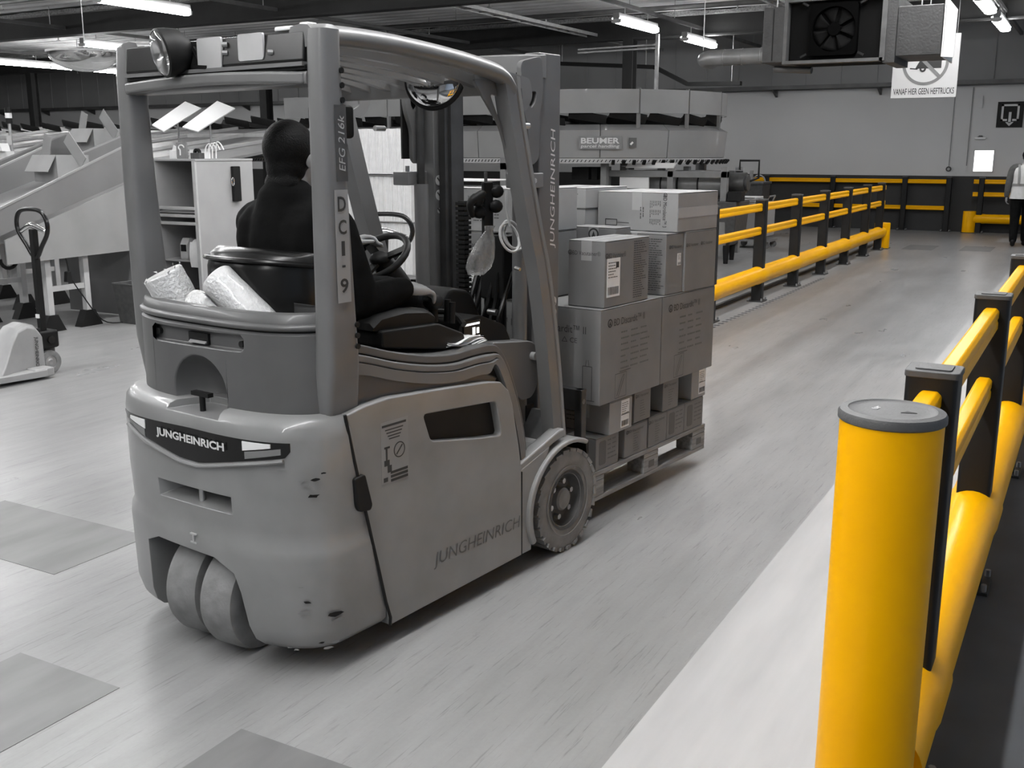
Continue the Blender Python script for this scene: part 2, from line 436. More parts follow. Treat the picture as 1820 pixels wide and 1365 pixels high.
barrier('safety_barrier', 'yellow and black barrier with thick bottom tube behind the walking man', (-2.42, YB-.25, .0016), -PI/2,
        [.18, 1.75, 3.3], (.02, 3.4), low_end=.0)
# the big bollard that ends the right-hand barrier
bo = thing('bollard', 'large yellow bollard with dark grey cap in the right foreground', 'bollard', (-.330, 2.20, 0))
obj('column', MB().lathe([(.103, .012), (.103, 1.150)], (0,0,0), (0,0,1), 64), 'yellow', bo)
cp = obj('cap', MB().lathe([(.104, 1.149), (.1075, 1.152), (.1075, 1.164), (.104, 1.170), (.088, 1.1725), (.085, 1.1705), (.060, 1.1715), (.0, 1.172)], (0,0,0), (0,0,1), 64), 'cap_grey', bo)
text('cap_mark', 'ur', cp, (-.030, -.004, 1.1722), (.35, .93, 0), (-.93, .35, 0), .026, .012, 'letter_white')
obj('cap_notch', MB().prism([(.02, -.025), (.05, -.015), (.03, -.005)], 'z', 1.1715, 1.1728), 'black', cp)
obj('base_plate', MB().box(-.14, .14, -.14, .14, 0, .012), 'dark_steel', bo)
# ------------------------------------------------------------------ the forklift  (local x = forward, y = left, z = up; y=0 is its right flank)
FL_LOC = (-1.8541, 3.8264, 0.0); FL_ROT = PI/2 - math.radians(7.5)
FK = thing('forklift', 'grey three-wheel counterbalance forklift driving away with a loaded pallet', 'forklift', FL_LOC, FL_ROT)
CY = .53
def se_u(v, uf=-1.30, dep=.24, hw=.53, n=3.2, m=2.2):
    s = min(1., abs(v-CY)/hw); return uf-dep*(1-s**n)**(1/m)
def se_ring(z, inset, uf, ue=-1.30, dep=.24, hw=.53, n=40):
    hw -= inset; dep -= inset; R = [(uf, CY-hw, z)]
    for i in range(n+1):
        a = -PI/2+PI*i/n; sn = math.sin(a); s = math.copysign(abs(sn)**(2/3.2), sn); q = abs(math.cos(a))**(2/2.2)
        R.append((min(ue, uf-.001)-dep*q if ue < uf else ue-dep*q, CY+hw*s, z))
    R.append((uf, CY+hw, z)); return R
def ufr(z): return -1.115-(z-.07)/(.87-.07)*.165
# counterweight
rings = []
for z, ins in ((.075, .075), (.085, .045), (.11, .02), (.16, .006), (.40, .0), (.435, .004), (.455, .014), (.50, .012), (.60, .008), (.80, .008), (.842, .014), (.864, .030), (.873, .052)):
    rings.append(se_ring(z, ins, ufr(z)))
cw = obj('counterweight', MB().loft(rings), 'truck', FK, ang=50)
cut = MB().prism([(.225, .0), (.785, .0), (.785, .345), (.71, .375), (.40, .372), (.31, .335), (.285, .27)], 'x', -1.8, -1.16)
boolean(cw, cut)                                        # wheel arch
# tow-pin pocket: shallow trapezoid with a sloping floor
cut = MB(); cut.loft([[(-1.60, .275, .520), (-1.60, .735, .510), (-1.60, .735, .592), (-1.60, .275, .600)], [(-1.44, .35, .556), (-1.44, .65, .553), (-1.44, .65, .592), (-1.44, .35, .594)]])
boolean(cw, cut)
cut = MB(); cut.loft([[(-1.62, .33, .845), (-1.62, .66, .845), (-1.62, .66, .95), (-1.62, .33, .95)], [(-1.38, .40, .848), (-1.38, .58, .848), (-1.38, .58, .95), (-1.38, .40, .95)]])
boolean(cw, cut)                                        # notch for the upper pin
d = cw.modifiers.new('bevel', 'BEVEL'); d.width = .008; d.segments = 2; d.limit_method = 'ANGLE'; d.angle_limit = math.radians(50)
b = MB().cyl((-1.495, .50, .53), (-1.495, .50, .60), .011, 12); obj('tow_pin', b, 'steel', cw)
b = MB().cyl((-1.47, .50, .83), (-1.47, .50, .90), .010, 12).bar((-1.47, .455, .905), (-1.47, .545, .905), .022, .014); obj('tow_pin_handle', b, 'black', cw)
b = MB().box(-1.543, -1.535, .488, .518, .400, .405).box(-1.543, -1.535, .488, .518, .430, .435).box(-1.542, -1.535, .499, .507, .405, .430); obj('casting_mark', b, 'grey_light', cw)
def patch(vs_, zt, zb, off, name, m, parent, thick=.004):
    b = MB(); top = []; N = len(vs_)
    for k, o_ in ((0, off), (1, off-thick)):
        for v, a, c in zip(vs_, zt, zb):
            u = se_u(v)-o_+.008
            for t in (0., .5, 1.): b.v.append((u, v, c+(a-c)*t))
    for i in range(N-1):
        for j_ in range(2):
            a = i*3+j_; q = N*3
            b.f.append((a, a+3, a+4, a+1)); b.f.append((q+a, q+a+1, q+a+4, q+a+3))
        b.f.append((i*3, q+i*3, q+i*3+3, i*3+3)); b.f.append((i*3+2, i*3+5, q+i*3+5, q+i*3+2))
    for e in (0, N-1):
        q = N*3
        for j_ in range(2): b.f.append((e*3+j_, e*3+j_+1, q+e*3+j_+1, q+e*3+j_))
    return obj(name, b, m, parent)
def lin(v, P):
    for (a, x), (c, y) in zip(P[:-1], P[1:]):
        if v <= c: return x+(y-x)*(v-a)/(c-a)
    return P[-1][1]
ZT = [(.09, .800), (.5, .803), (.95, .790)]; ZBm = [(.09, .772), (.105, .752), (.25, .728), (.45, .690), (.55, .690), (.75, .726), (.90, .765), (.95, .785)]
V = [.09, .105]+[.105+(.945-.105)*i/26 for i in range(1, 27)]
rp = patch(V, [lin(v, ZT) for v in V], [lin(v, ZBm) for v in V], .001, 'rear_light_panel', 'black_gloss', cw, .006)
# bright lip below the panel
b = MB(); b.tube([(se_u(v)+.001, v, lin(v, ZBm)-.009) for v in V[1:-2]], .0085, 8, flat=.8); obj('panel_lip', b, 'truck', cw)
def lamp(name, vs0, zs, m, off):
    V2 = [vs0[0]+(vs0[1]-vs0[0])*i/5 for i in range(6)]
    return patch(V2, [zs[0]+(zs[1]-zs[0])*i/5 for i in range(6)], [zs[2]+(zs[3]-zs[2])*i/5 for i in range(6)], off, name, m, rp, .003)
lamp('reversing_lamp', (.145, .245), (.795, .796, .782, .765), 'white', .004)
lamp('brake_lamp', (.115, .238), (.781, .762, .762, .738), 'grey_mid', .003)
lamp('reversing_lamp', (.752, .865), (.790, .785, .758, .774), 'white', .004)
lamp('brake_lamp', (.757, .885), (.755, .770, .728, .766), 'grey_mid', .003)
lt = text('lettering', 'JUNGHEINRICH', rp, (0, 0, 0), (1, 0, 0), (0, 1, 0), .355, .036, 'letter_white', bold=.035)
for v in lt.data.vertices:
    y = .495 - v.co.x; z = .762+v.co.y; v.co = (se_u(y)-.0005, y, z)
# scuffs with a shape of their own on the counterweight corner
rnd = random.Random(3)
for i in range(16):
    v = rnd.uniform(.004, .12); z = rnd.choice([rnd.uniform(.16, .33), rnd.uniform(.10, .14), rnd.uniform(.62, .72)])
    s = rnd.uniform(.006, .022); u = se_u(v)
    tng = Vector((se_u(v+.004)-se_u(v-.004), .008, 0)).normalized(); nr = Vector((-tng.y, tng.x, 0))
    b = MB(); pts = [Vector((u, v, z))-nr*-.0085*0 + tng*s*rnd.uniform(.6, 1.5)*math.cos(a_)+Vector((0, 0, 1))*s*.35*rnd.uniform(.5, 1.4)*math.sin(a_)+nr*.001 for a_ in [i_*PI/4 for i_ in range(8)]]
    b.add(pts, [tuple(range(8))]); obj('scuff', b, 'grey_mid' if i % 3 else 'black', cw, recalc=False)

# ---- battery-side panels (right one in view, left one mirrored)
prof = [(-1.285, .868), (-1.20, .882), (-1.09, .888), (-.80, .868), (-.545, .846), (-.47, .832), (-.42, .790), (-.395, .73), (-.355, .56), (-.335, .448), (-.330, .085), (-1.112, .075)]
grl = offset_round([(-.918, .795), (-.50, .762), (-.466, .622), (-.60, .640), (-.878, .690)], .02, 4)
sp = obj('side_panel', MB().prism(prof, 'y', .012, .075), 'truck', FK)
boolean(sp, MB().prism(grl, 'y', -.05, .2))
d = sp.modifiers.new('bevel', 'BEVEL'); d.width = .014; d.segments = 3; d.limit_method = 'ANGLE'; d.angle_limit = math.radians(35); d.harden_normals = True
obj('grille', MB().prism(offset_round([(-.935, .81), (-.485, .775), (-.45, .605), (-.89, .675)], .02), 'y', .045, .055), 'black', sp)
obj('panel_seam', MB().tube([(-1.293, .012, .870), (-1.262, .008, .71), (-1.197, .001, .41), (-1.18, -.002, .33), (-1.145, -.002, .18), (-1.118, .004, .11), (-1.112, .012, .078)], .006, 6), 'black', sp)
obj('panel_seam', MB().tube([(-.334, .0125, .44), (-.334, .0125, .09)], .003, 6), 'black', sp)
sl = obj('side_panel', MB().prism(prof, 'y', .985, 1.048), 'truck', FK, bevel=.016, seg=3)
# dark door latch that straddles the seam
obj('door_latch', MB().prism(offset_round([(-1.275, .655), (-1.225, .66), (-1.195, .545), (-1.205, .528), (-1.255, .535), (-1.268, .56)], .012), 'y', -.006, .03), 'black', sp, bevel=.006)
RT = (1, 0, 0); UPZ = (0, 0, 1)       # right/up vectors on the right flank (seen from -y)
text('lettering', 'JUNGHEINRICH', sp, (-.612, .0112, .232), (1, 0, -.012), UPZ, .53, .064, 'print_grey', shear=.15, bold=-.004)
# warning sticker
st = quad('warning_sticker', sp, (-1.066, .0115, .700), RT, UPZ, .135, .215, mat('sticker_grey', .25, .5), depth=.0006)
for i, z in enumerate((.794, .779, .768, .757, .747)):
    quad('print_line', st, (-1.068, .0108, z), RT, UPZ, .118 if i == 0 else .10-.012*i, .008 if i == 0 else .004, 'print', depth=.0004)
b = MB().lathe([(.024, 0), (.028, 0), (.028, .0006), (.024, .0006)], (-1.045, .0105, .700), (0, -1, 0), 24).bar((-1.06, .0103, .685), (-1.03, .0103, .715), .005, .0006, (0, -1, 0))
obj('prohibition_ring', b, 'print', st)
b = MB()
for q in ((-1.118, -1.092, .715, .722), (-1.112, -1.104, .67, .715), (-1.12, -1.095, .655, .675), (-1.105, -1.085, .63, .655), (-1.125, -1.105, .60, .615)): b.box(q[0], q[1], .0100, .0108, q[2], q[3])
for i in range(3): b.box(-1.09, -1.005, .0100, .0108, .595+i*.014, .604+i*.014)
obj('sticker_pictogram', b, 'print', st)

# ---- front fenders and sill
WR = .229
def fender(side):
    y0, y1 = (-.004, .22) if side == 0 else (.84, 1.064)
    b = MB(); outer = []; inner = []
    A = [math.radians(a) for a in range(62, 208, 8)]
    outer = [(math.cos(a)*.302, WR+math.sin(a)*.272) for a in A]; inner = [(math.cos(a)*.272, WR+math.sin(a)*.252) for a in A]
    b.prism(outer+inner[::-1], 'y', y0, y1)
    return b
for s in (0, 1):
    f_ = obj('fender', fender(s), 'truck', FK, bevel=.008)
    y0, y1 = (.014, .20) if s == 0 else (.86, 1.046)
    obj('fender_apron', MB().prism([(-.338, .448), (-.13, .502), (-.16, .45), (-.235, .36), (-.265, .25), (-.262, .085), (-.338, .085)], 'y', y0, y1), 'truck', f_, bevel=.006)
    obj('mud_flap_ribs', MB().prism([(.14, .455), (.165, .455), (.165, .40), (.15, .40)], 'y', y0, y1-.02), 'black', f_)
    obj('sill', MB().prism([(-.345, .470), (-.06, .552), (-.02, .552), (-.02, .52), (-.10, .505), (-.345, .435)], 'y', y0+.002 if s == 0 else y1-.06, y0+.06 if s == 0 else y1), 'truck', FK, bevel=.008)
# floor plate, toe board, chassis
obj('floor_plate', MB().prism([(-.50, .47), (-.08, .475), (.02, .60), (.04, .60), (-.05, .44), (-.50, .43)], 'y', .07, .99), 'rim', FK)
obj('chassis', MB().box(-1.2, -.34, .075, .985, .09, .80).box(-.34, .02, .26, .80, .10, .43).box(-.02, .04, .22, .84, .12, .62), 'black', FK)
obj('front_axle', MB().cyl((0, .1, WR), (0, .96, WR), .07, 16), 'dark_steel', FK)

# ---- wheels
def tyre(prof, lugs, R, w):
    b = MB(); b.lathe(prof, (0, 0, 0), (0, 1, 0), 56)
    if lugs:
        for i in range(lugs):
            a = 2*PI*i/lugs
            for sgn in (-1, 1):
                st_ = len(b.v); a2 = a+(PI/lugs if sgn > 0 else 0)
                b.cbox((0, sgn*w*.27, R-.0045), (.036, w*.46, .016))
                b.xf(Matrix.Rotation(a2, 4, 'Y') @ Matrix.Rotation(sgn*.18, 4, 'Z'), st_)
    return b
def front_wheel(y, s):      # s=-1: outer face looks to -y
    e = obj('front_wheel', tyre([(.115, -.075), (.13, -.082), (.185, -.088), (.212, -.082), (.221, -.066), (.222, .066), (.212, .082), (.185, .088), (.13, .082), (.115, .075)], 26, .2215, .178), 'rubber', FK)
    e.location = (0, y, WR)
    b = MB().lathe([(.123, -.070), (.133, -.084), (.127, -.088), (.118, -.078), (.112, -.05), (.10, -.035), (.052, -.030), (.0, -.030)] if s < 0 else [(0, .03), (.052, .03), (.10, .035), (.112, .05), (.118, .078), (.127, .088), (.133, .084), (.123, .07)], (0,0,0), (0,1,0), 40)
    obj('rim', b, 'rim', e)
    obj('hub', MB().lathe([(.050, -.028*1), (.050, -.062), (.042, -.070), (0, -.072)] if s < 0 else [(0, .072), (.042, .07), (.05, .062), (.05, .028)], (0,0,0), (0,1,0), 28), 'rubber', e)
    obj('sidewall_ring', MB().lathe([(.150, s*.0885), (.153, s*.0905), (.156, s*.089)], (0,0,0), (0,1,0), 40), 'rubber', e)
    for i in range(6):
        a = 2*PI*i/6+.3; c = (math.cos(a)*.078, s*.032, math.sin(a)*.078)
        obj('wheel_nut', MB().cyl(c, (c[0], s*.056, c[2]), .0125, 6), 'steel', e)
    return e
front_wheel(.098, -1); front_wheel(.962, 1)
def rear_wheel(y):
    e = obj('rear_wheel', tyre([(.10, -.068), (.150, -.072), (.183, -.066), (.191, -.048), (.191, .048), (.183, .066), (.150, .072), (.10, .068)], 0, 0, 0), 'rubber', FK)
    e.location = (-1.375, y, .191); e.rotation_euler = (0, 0, math.radians(9))
    obj('rim', MB().lathe([(.105, -.05), (.10, -.03), (.04, -.02), (0, -.02)], (0,0,0), (0,1,0), 32), 'rim', e)
    return e
rear_wheel(.420); rear_wheel(.607)

# ---- hood behind the seat: rounded tub, rim, recesses
def hring(z, ins, ub=-1.25, dep=.21, hw=.472): return se_ring(z, ins, -1.20, ub, dep, hw)
hood = obj('hood', MB().loft([hring(.83, .0), hring(1.125, .002), hring(1.133, .010)]), 'truck_dark', FK, ang=50)
cut = MB().prism([(.30+.012, 1.118), (.30, 1.105), (.30, 1.078), (.315, 1.066), (.76, 1.058), (.785, 1.068), (.785, 1.098), (.765, 1.112)], 'x', -1.60, -1.432)
boolean(hood, cut)
cut = MB().sphere((-1.50, .525, .905), (.17, .145, .13), 28, 18)
boolean(hood, cut)
d = hood.modifiers.new('bevel', 'BEVEL'); d.width = .006; d.segments = 2; d.limit_method = 'ANGLE'; d.angle_limit = math.radians(50)
b = MB().box(-1.442, -1.428, .487, .590, 1.068, 1.104); la = obj('hood_latch', b, 'black', hood)
obj('latch_paddle', MB().prism([(-1.45, 1.070), (-1.43, 1.070), (-1.43, 1.090)], 'y', .495, .582), 'grey_mid', la)
for y in (.755, .317): obj('hood_screw', MB().cyl((-1.445, y, 1.088), (-1.428, y, 1.088), .011, 14), 'black', hood)
rim = obj('hood_rim', MB().loft([hring(1.140, .002), hring(1.146, -.003), hring(1.154, -.003), hring(1.159, .003), hring(1.161, .010), hring(1.188, .015), hring(1.193, .022), hring(1.193, .05), hring(1.15, .06)]), 'truck_dark', FK, ang=60)
obj('rim_gap', MB().loft([hring(1.12, .012), hring(1.145, .012)]), 'black', hood)
# ---- side trim that sweeps from the pillar foot to the step
tr_up = [(-1.30, 1.10), (-1.177, 1.078), (-1.02, 1.03), (-.847, .990), (-.70, .972), (-.58, .975), (-.46, .972), (-.40, .935), (-.345, .85), (-.29, .72), (-.25, .58), (-.235, .50)]
def sweep(dz, k=1.): return [(u-(dz*.75 if i > 6 else dz*.55 if i == 6 else 0)*k, z-(dz if i < 7 else dz*.35)) for i, (u, z) in enumerate(tr_up)]
def band(lo, hi, y0, y1, name, m, bev=.006):
    for side in (0, 1):
        a, c = (y0, y1) if side == 0 else (1.06-y1, 1.06-y0)
        P = catmull([Vector((u, 0, z)) for u, z in sweep(lo)], 4); Q = catmull([Vector((u, 0, z)) for u, z in sweep(hi)], 4)
        b = MB(); b.loft([[(p.x, a, p.z), (p.x, c, p.z), (q.x, c, q.z), (q.x, a, q.z)] for p, q in zip(P, Q)])
        obj(name, b, m, FK, bevel=bev)
band(.0, .030, .058, .30, 'cowl_lip', 'truck_dark')
band(.034, .060, .042, .20, 'cowl_rail', 'guard', .010)
band(.062, .100, .030, .20, 'cowl_rail', 'guard', .012)
for side in (0, 1):
    y0, y1 = (.050, .12) if side == 0 else (.94, 1.01)
    obj('cowl_side', MB().prism([(-1.30, 1.05), (-1.17, 1.00), (-.85, .91), (-.55, .885), (-.44, .84), (-.46, .82), (-.60, .80), (-1.2, .84), (-1.30, .84)], 'y', y0, y1), 'truck_dark', FK, bevel=.008)
obj('cowl_deck', MB().prism([(-1.0, 1.00), (-.84, .962), (-.62, .945), (-.47, .945), (-.40, .90), (-.40, .80), (-1.0, .80)], 'y', .06, .46), 'black', FK)
obj('seat_tub', MB().box(-1.2, -.62, .25, .85, .80, .97), 'black', FK)

# ---- overhead guard
def pillar(side):
    s = 1 if side == 0 else -1; c0 = 0 if side == 0 else 1.06
    secs = [(.84, -1.335, -1.19, .045, .115), (1.03, -1.345, -1.212, .008, .095), (1.20, -1.345, -1.225, .004, .085), (1.6, -1.345, -1.245, .002, .08), (1.95, -1.342, -1.255, .004, .08), (2.045, -1.335, -1.25, .008, .085), (2.058, -1.32, -1.262, .02, .075)]
    R = []
    for z, u0, u1, a, c in secs:
        R.append([(u, c0+s*v, z) for u, v in rrect(u0, u1, a, c, .022, 3)])
    return MB().loft(R)
for s in (0, 1):
    p = obj('guard_pillar', pillar(s), 'guard', FK, ang=40)
    if s == 0:
        near_pillar = p
        for z in (1.928, 1.885, 1.842): obj('bolt_hole', MB().cyl((-1.265, .0, z), (-1.265, .01, z), .009, 12), 'black', p)
        for z in (1.155, 1.12, 1.085): obj('bolt_hole', MB().cyl((-1.232, .001, z), (-1.232, .012, z), .009, 12), 'black', p)
        q = quad('model_plate', p, (-1.278, .0005, 1.715), RT, UPZ, .046, .225, 'rim', depth=.0008)
        text('lettering', 'EFG 216k', q, (-1.278, -.0005, 1.715), (0, 0, 1), (-1, 0, 0), .165, .026, 'grey_light', shear=.2)
        q = quad('fleet_sticker', p, (-1.287, -.0002, 1.405), RT, UPZ, .056, .345, mat('fleet_grey', .27, .5), depth=.0008)
        for ch, z in (('D', 1.535), ('C', 1.465), ('1', 1.400), ('-', 1.345), ('9', 1.285)):
            text('lettering', ch, q, (-1.287, -.0012, z), RT, UPZ, .034 if ch not in '1-' else .014, .045 if ch != '-' else .007, 'print', bold=.02)
# side rails of the roof: rounded, bowed beams
GT = [(-1.335, 2.046), (-1.20, 2.054), (-.97, 2.050), (-.69, 2.030), (-.50, 2.008), (-.385, 1.985), (-.335, 1.945)]
for s in (0, 1):
    c0, sg = (0, 1) if s == 0 else (1.06, -1)
    R = []
    for p in catmull([Vector((u, 0, z)) for u, z in GT], 4):
        R.append([(p.x, c0+sg*v, p.z+z) for v, z in ((.052, -.050), (.042, -.042), (.037, -.022), (.045, -.006), (.066, .010), (.10, .014), (.14, .008), (.15, -.01), (.14, -.03), (.10, -.045), (.08, -.052))])
    obj('roof_rail', MB().loft(R), 'guard', FK, ang=60)
    # A-pillar
    PT = [(-.345, 1.965), (-.325, 1.88), (-.275, 1.70), (-.185, 1.40), (-.12, 1.20), (-.05, .85), (.0, .49)]
    R = []
    for i, p in enumerate(catmull([Vector((u, 0, z)) for u, z in PT], 3)):
        w = .105 if i < 2 else .095
        R.append([(p.x+du, c0+sg*v, p.z) for du, v in ((-w*.5, .050), (w*.05, .047), (w*.12, .054), (w*.20, .047), (w*.5, .055), (w*.55, .105), (-w*.45, .115))])
    ap = obj('front_pillar', MB().loft(R), 'guard', FK, ang=30)
    b = MB(); fr = [(-.40, 1.93), (-.33, 1.93), (-.30, 1.80), (-.29, 1.66), (-.33, 1.70), (-.38, 1.80)]
    obj('corner_gusset', MB().prism(offset_round([(-.52, 1.95), (-.33, 1.94), (-.27, 1.62), (-.30, 1.66), (-.36, 1.79)], .03), 'y', c0+sg*.10, c0+sg*.112, holes=[offset_round([(-.42, 1.90), (-.355, 1.89), (-.325, 1.76), (-.36, 1.80)], .02)]), 'guard', ap)
    b = MB().prism(offset_round([(-.335, 1.985), (-.18, 1.965), (-.16, 1.90), (-.20, 1.845), (-.30, 1.83)], .02), 'y', c0+sg*.09, c0+sg*.10, holes=[offset_round([(-.285, 1.935), (-.235, 1.93), (-.225, 1.885), (-.27, 1.865)], .012)])
    obj('guard_bracket', b, 'guard', ap)
    obj('bracket_spigot', MB().cyl((-.18, c0+sg*.14, 1.79), (-.12, c0+sg*.14, 1.79), .012, 10), 'steel', ap)
# roof bars running fore and aft, and cross members
for i in range(7):
    v = .20+i*.11
    R = [[(p.x, v+a, p.z+z-.03) for a, z in ((-.016, -.030), (.016, -.030), (.022, .02), (-.022, .02))] for p in catmull([Vector((u, 0, z)) for u, z in GT[1:-1]], 3)]
    obj('roof_bar', MB().loft(R), 'guard', FK)
obj('front_cross_member', MB().prism(offset_round([(-.42, 1.985), (-.335, 1.965), (-.325, 1.90), (-.37, 1.895)], .015), 'y', .10, .96), 'guard', FK)
rc = obj('rear_cross_member', MB().prism(offset_round([(-1.345, 1.925), (-1.345, 1.885), (-1.24, 1.885), (-1.24, 1.925)], .012), 'y', .07, .99), 'guard', FK)
b = MB(); R = []
for i in range(15):
    v = .08+i*(.90/14); dz = .012*math.sin(PI*i/14)
    R.append([(-1.352-.02*math.sin(PI*i/14), v, 1.888+dz), (-1.352-.02*math.sin(PI*i/14), v, 1.922+dz), (-1.30, v, 1.930+dz), (-1.30, v, 1.880+dz)])
obj('rear_bow', MB().loft(R), 'guard', rc, bevel=.008)
obj('rear_black_strip', MB().box(-1.34, -1.29, .08, .98, 1.930, 1.945), 'black', rc)  # black strip between the rear bow and the roof panel
rcp = obj('rear_roof_panel', MB().prism([(-1.335, 1.950), (-1.345, 1.955), (-1.335, 2.042), (-1.20, 2.046), (-1.20, 1.95)], 'y', .08, .98), 'black_gloss', FK, bevel=.006)
obj('panel_flange', MB().box(-1.35, -1.30, .08, .98, 1.940, 1.952), 'guard', rcp)
for v0, v1, z0 in ((.455, .575, 1.950), (.255, .372, 1.966)):
    obj('roof_plate', MB().prism(offset_round([(v0, z0), (v1, z0), (v1, 2.046), (v0, 2.046)], .01), 'x', -1.3465, -1.338), 'grey_light', rcp)
for v, z in ((.445, 2.02), (.445, 1.995), (.23, 1.985), (.74, 1.965)): obj('panel_bolt', MB().cyl((-1.349, v, z), (-1.338, v-.012, z), .008, 8), 'grey_mid', rcp)
obj('reflector', MB().box(-1.325, -1.285, .15, .225, 2.046, 2.060), 'white', rcp, bevel=.005)
obj('reflector', MB().box(-1.325, -1.285, .075, .115, 2.052, 2.066), 'white', rcp, bevel=.005)
# working lamp on the rear edge
wl = obj('work_lamp', MB().lathe([(0, -.01), (.04, -.008), (.068, .02), (.076, .055), (.078, .085), (.072, .09)], (-1.33, .655, 2.020), (-.86, .25, -.20), 32), 'black', FK)
obj('lens', MB().lathe([(.074, .086), (.062, .096), (.035, .104), (0, .107)], (-1.33, .655, 2.020), (-.86, .25, -.20), 32), 'glass_lens', wl)
obj('lamp_reflector', MB().lathe([(.071, .0865), (.045, .072), (0, .066)], (-1.33, .655, 2.020), (-.86, .25, -.20), 32), 'chrome', wl)
obj('lamp_bracket', MB().bar((-1.33, .60, 2.02), (-1.33, .555, 1.955), .03, .012).bar((-1.33, .60, 1.96), (-1.33, .53, 1.955), .04, .012), 'black', wl)

# ---- convex driver mirror and loudspeaker-like hood under the roof
mr = obj('mirror_shell', MB().sphere((0, 0, 0), (.05, .125, .125), 28, 10, -PI/2, 0), 'black', FK)
mr.location = (-.42, .365, 1.965); mr.rotation_euler = (0, math.radians(12), math.radians(20))
for v in mr.data.vertices: v.co = Vector((-(v.co.x)*.5, v.co.y, v.co.z*1.0))
obj('mirror_glass', MB().sphere((-.012, 0, 0), (.045, .112, .112), 28, 10, -PI/2, 0), 'mirror', mr)
obj('mirror_arm', MB().bar((-.0, -.10, .02), (.0, .16, .02), .02, .03), 'guard', mr)
obj('beacon_housing', MB().prism(offset_round([(-.16, 0), (.0, 0), (.0, -.125), (-.10, -.125), (-.16, -.07)], .02), 'y', 0, .09), 'black', FK, bevel=.01).location = (-.60, .62, 1.865)

# ---- mast
MS = obj('mast_upright', MB().box(.045, .2, .205, .282, .10, 2.085), 'mast', FK, bevel=.006)
text('lettering', 'JUNGHEINRICH', MS, (.150, .2045, 1.535), (0, 0, 1), (-1, 0, 0), .50, .042, 'letter_white', shear=.12)
for z in (1.055, 1.005):
    s_ = obj('warning_disc', MB().cyl((.162, .2055, z), (.162, .204, z), .021, 20), 'grey_light', MS)
    obj('disc_mark', MB().bar((.150, .2035, z+.012), (.174, .2035, z-.012), .006, .0006, (0, -1, 0)), 'print', s_)
quad('small_sticker', MS, (.164, .2045, .955), RT, UPZ, .010, .035, 'grey_light')
quad('small_sticker', MS, (.06, .2045, 1.20), RT, UPZ, .012, .012, 'white')
MF = obj('mast_upright', MB().box(.045, .2, .778, .855, .10, 2.085), 'mast', FK, bevel=.006)
for z in (1.565, 1.500, 1.43):
    s_ = obj('warning_disc', MB().cyl((.075, .779, z), (.075, .7765, z), .023 if z > 1.45 else .012, 20), 'grey_light', MF)
    obj('disc_mark', MB().bar((.063, .776, z+.012), (.088, .776, z-.012), .007, .0006, (0, -1, 0)), 'print', s_)
for y0 in (.290, .735): obj('inner_mast_channel', MB().box(.07, .20, y0, y0+.035, .10, 2.03).box(.10, .17, y0+(.035 if y0 < .5 else -.012), y0+(.047 if y0 < .5 else 0), .1, 2.03), 'dark_steel', FK)
# cross head: bent plate joining the uprights, hook plates either side
R = []
for i in range(13):
    t = i/12; v = .20+t*.66; du = -.10*math.sin(PI*t)**.6
    R.append([(.05+du, v, 1.985), (.05+du, v, 2.075), (.09+du, v, 2.08), (.09+du, v, 1.98)])
obj('cross_head', MB().loft(R), 'guard', FK, bevel=.006)
for y0 in (.205, .835):
    heart = offset_round([(-.055, 1.925), (.01, 1.93), (.005, 1.89), (-.025, 1.86), (-.05, 1.885)], .012)
    hk = offset_round([(-.10, 2.04), (.045, 2.07), (.06, 1.95), (.035, 1.85), (.03, 1.66), (-.02, 1.635), (-.045, 1.66), (-.045, 1.78), (-.085, 1.87)], .03)
    h_ = obj('mast_hook_plate', MB().prism(hk, 'y', y0-.012, y0+.010, holes=[heart]), 'mast', FK, bevel=.003)
    obj('hook_dark_backing', MB().box(-.075, .03, y0+.02, y0+.03, 1.66, 2.0), 'black', h_)  # black box added behind the heart hole to make it read dark
    obj('cylinder_clamp', MB().box(-.085, .06, y0-.015, y0+.075, 1.545, 1.605), 'guard', h_, bevel=.005)
    obj('clamp_bolt', MB().cyl((-.02, y0-.017, 1.575), (-.02, y0-.03, 1.575), .011, 6), 'steel', h_)
    obj('clamp_bolt', MB().cyl((-.07, y0-.0, 1.605), (-.07, y0-.0, 1.63), .010, 6), 'steel', h_)
    obj('hook_ring', MB().tube([(.0+.02*math.cos(a), y0-.006, 1.69+.035*math.sin(a)) for a in [x*PI/5 for x in range(1, 9)]], .006, 6), 'steel', h_)
for y0 in (.255, .80):
    c_ = obj('lift_cylinder', MB().cyl((-.02, y0, .35), (-.02, y0, 1.55), .032, 20), 'guard', FK)
    obj('piston_rod', MB().cyl((-.02, y0, 1.55), (-.02, y0, 1.97), .018, 16), 'dark_steel', c_)
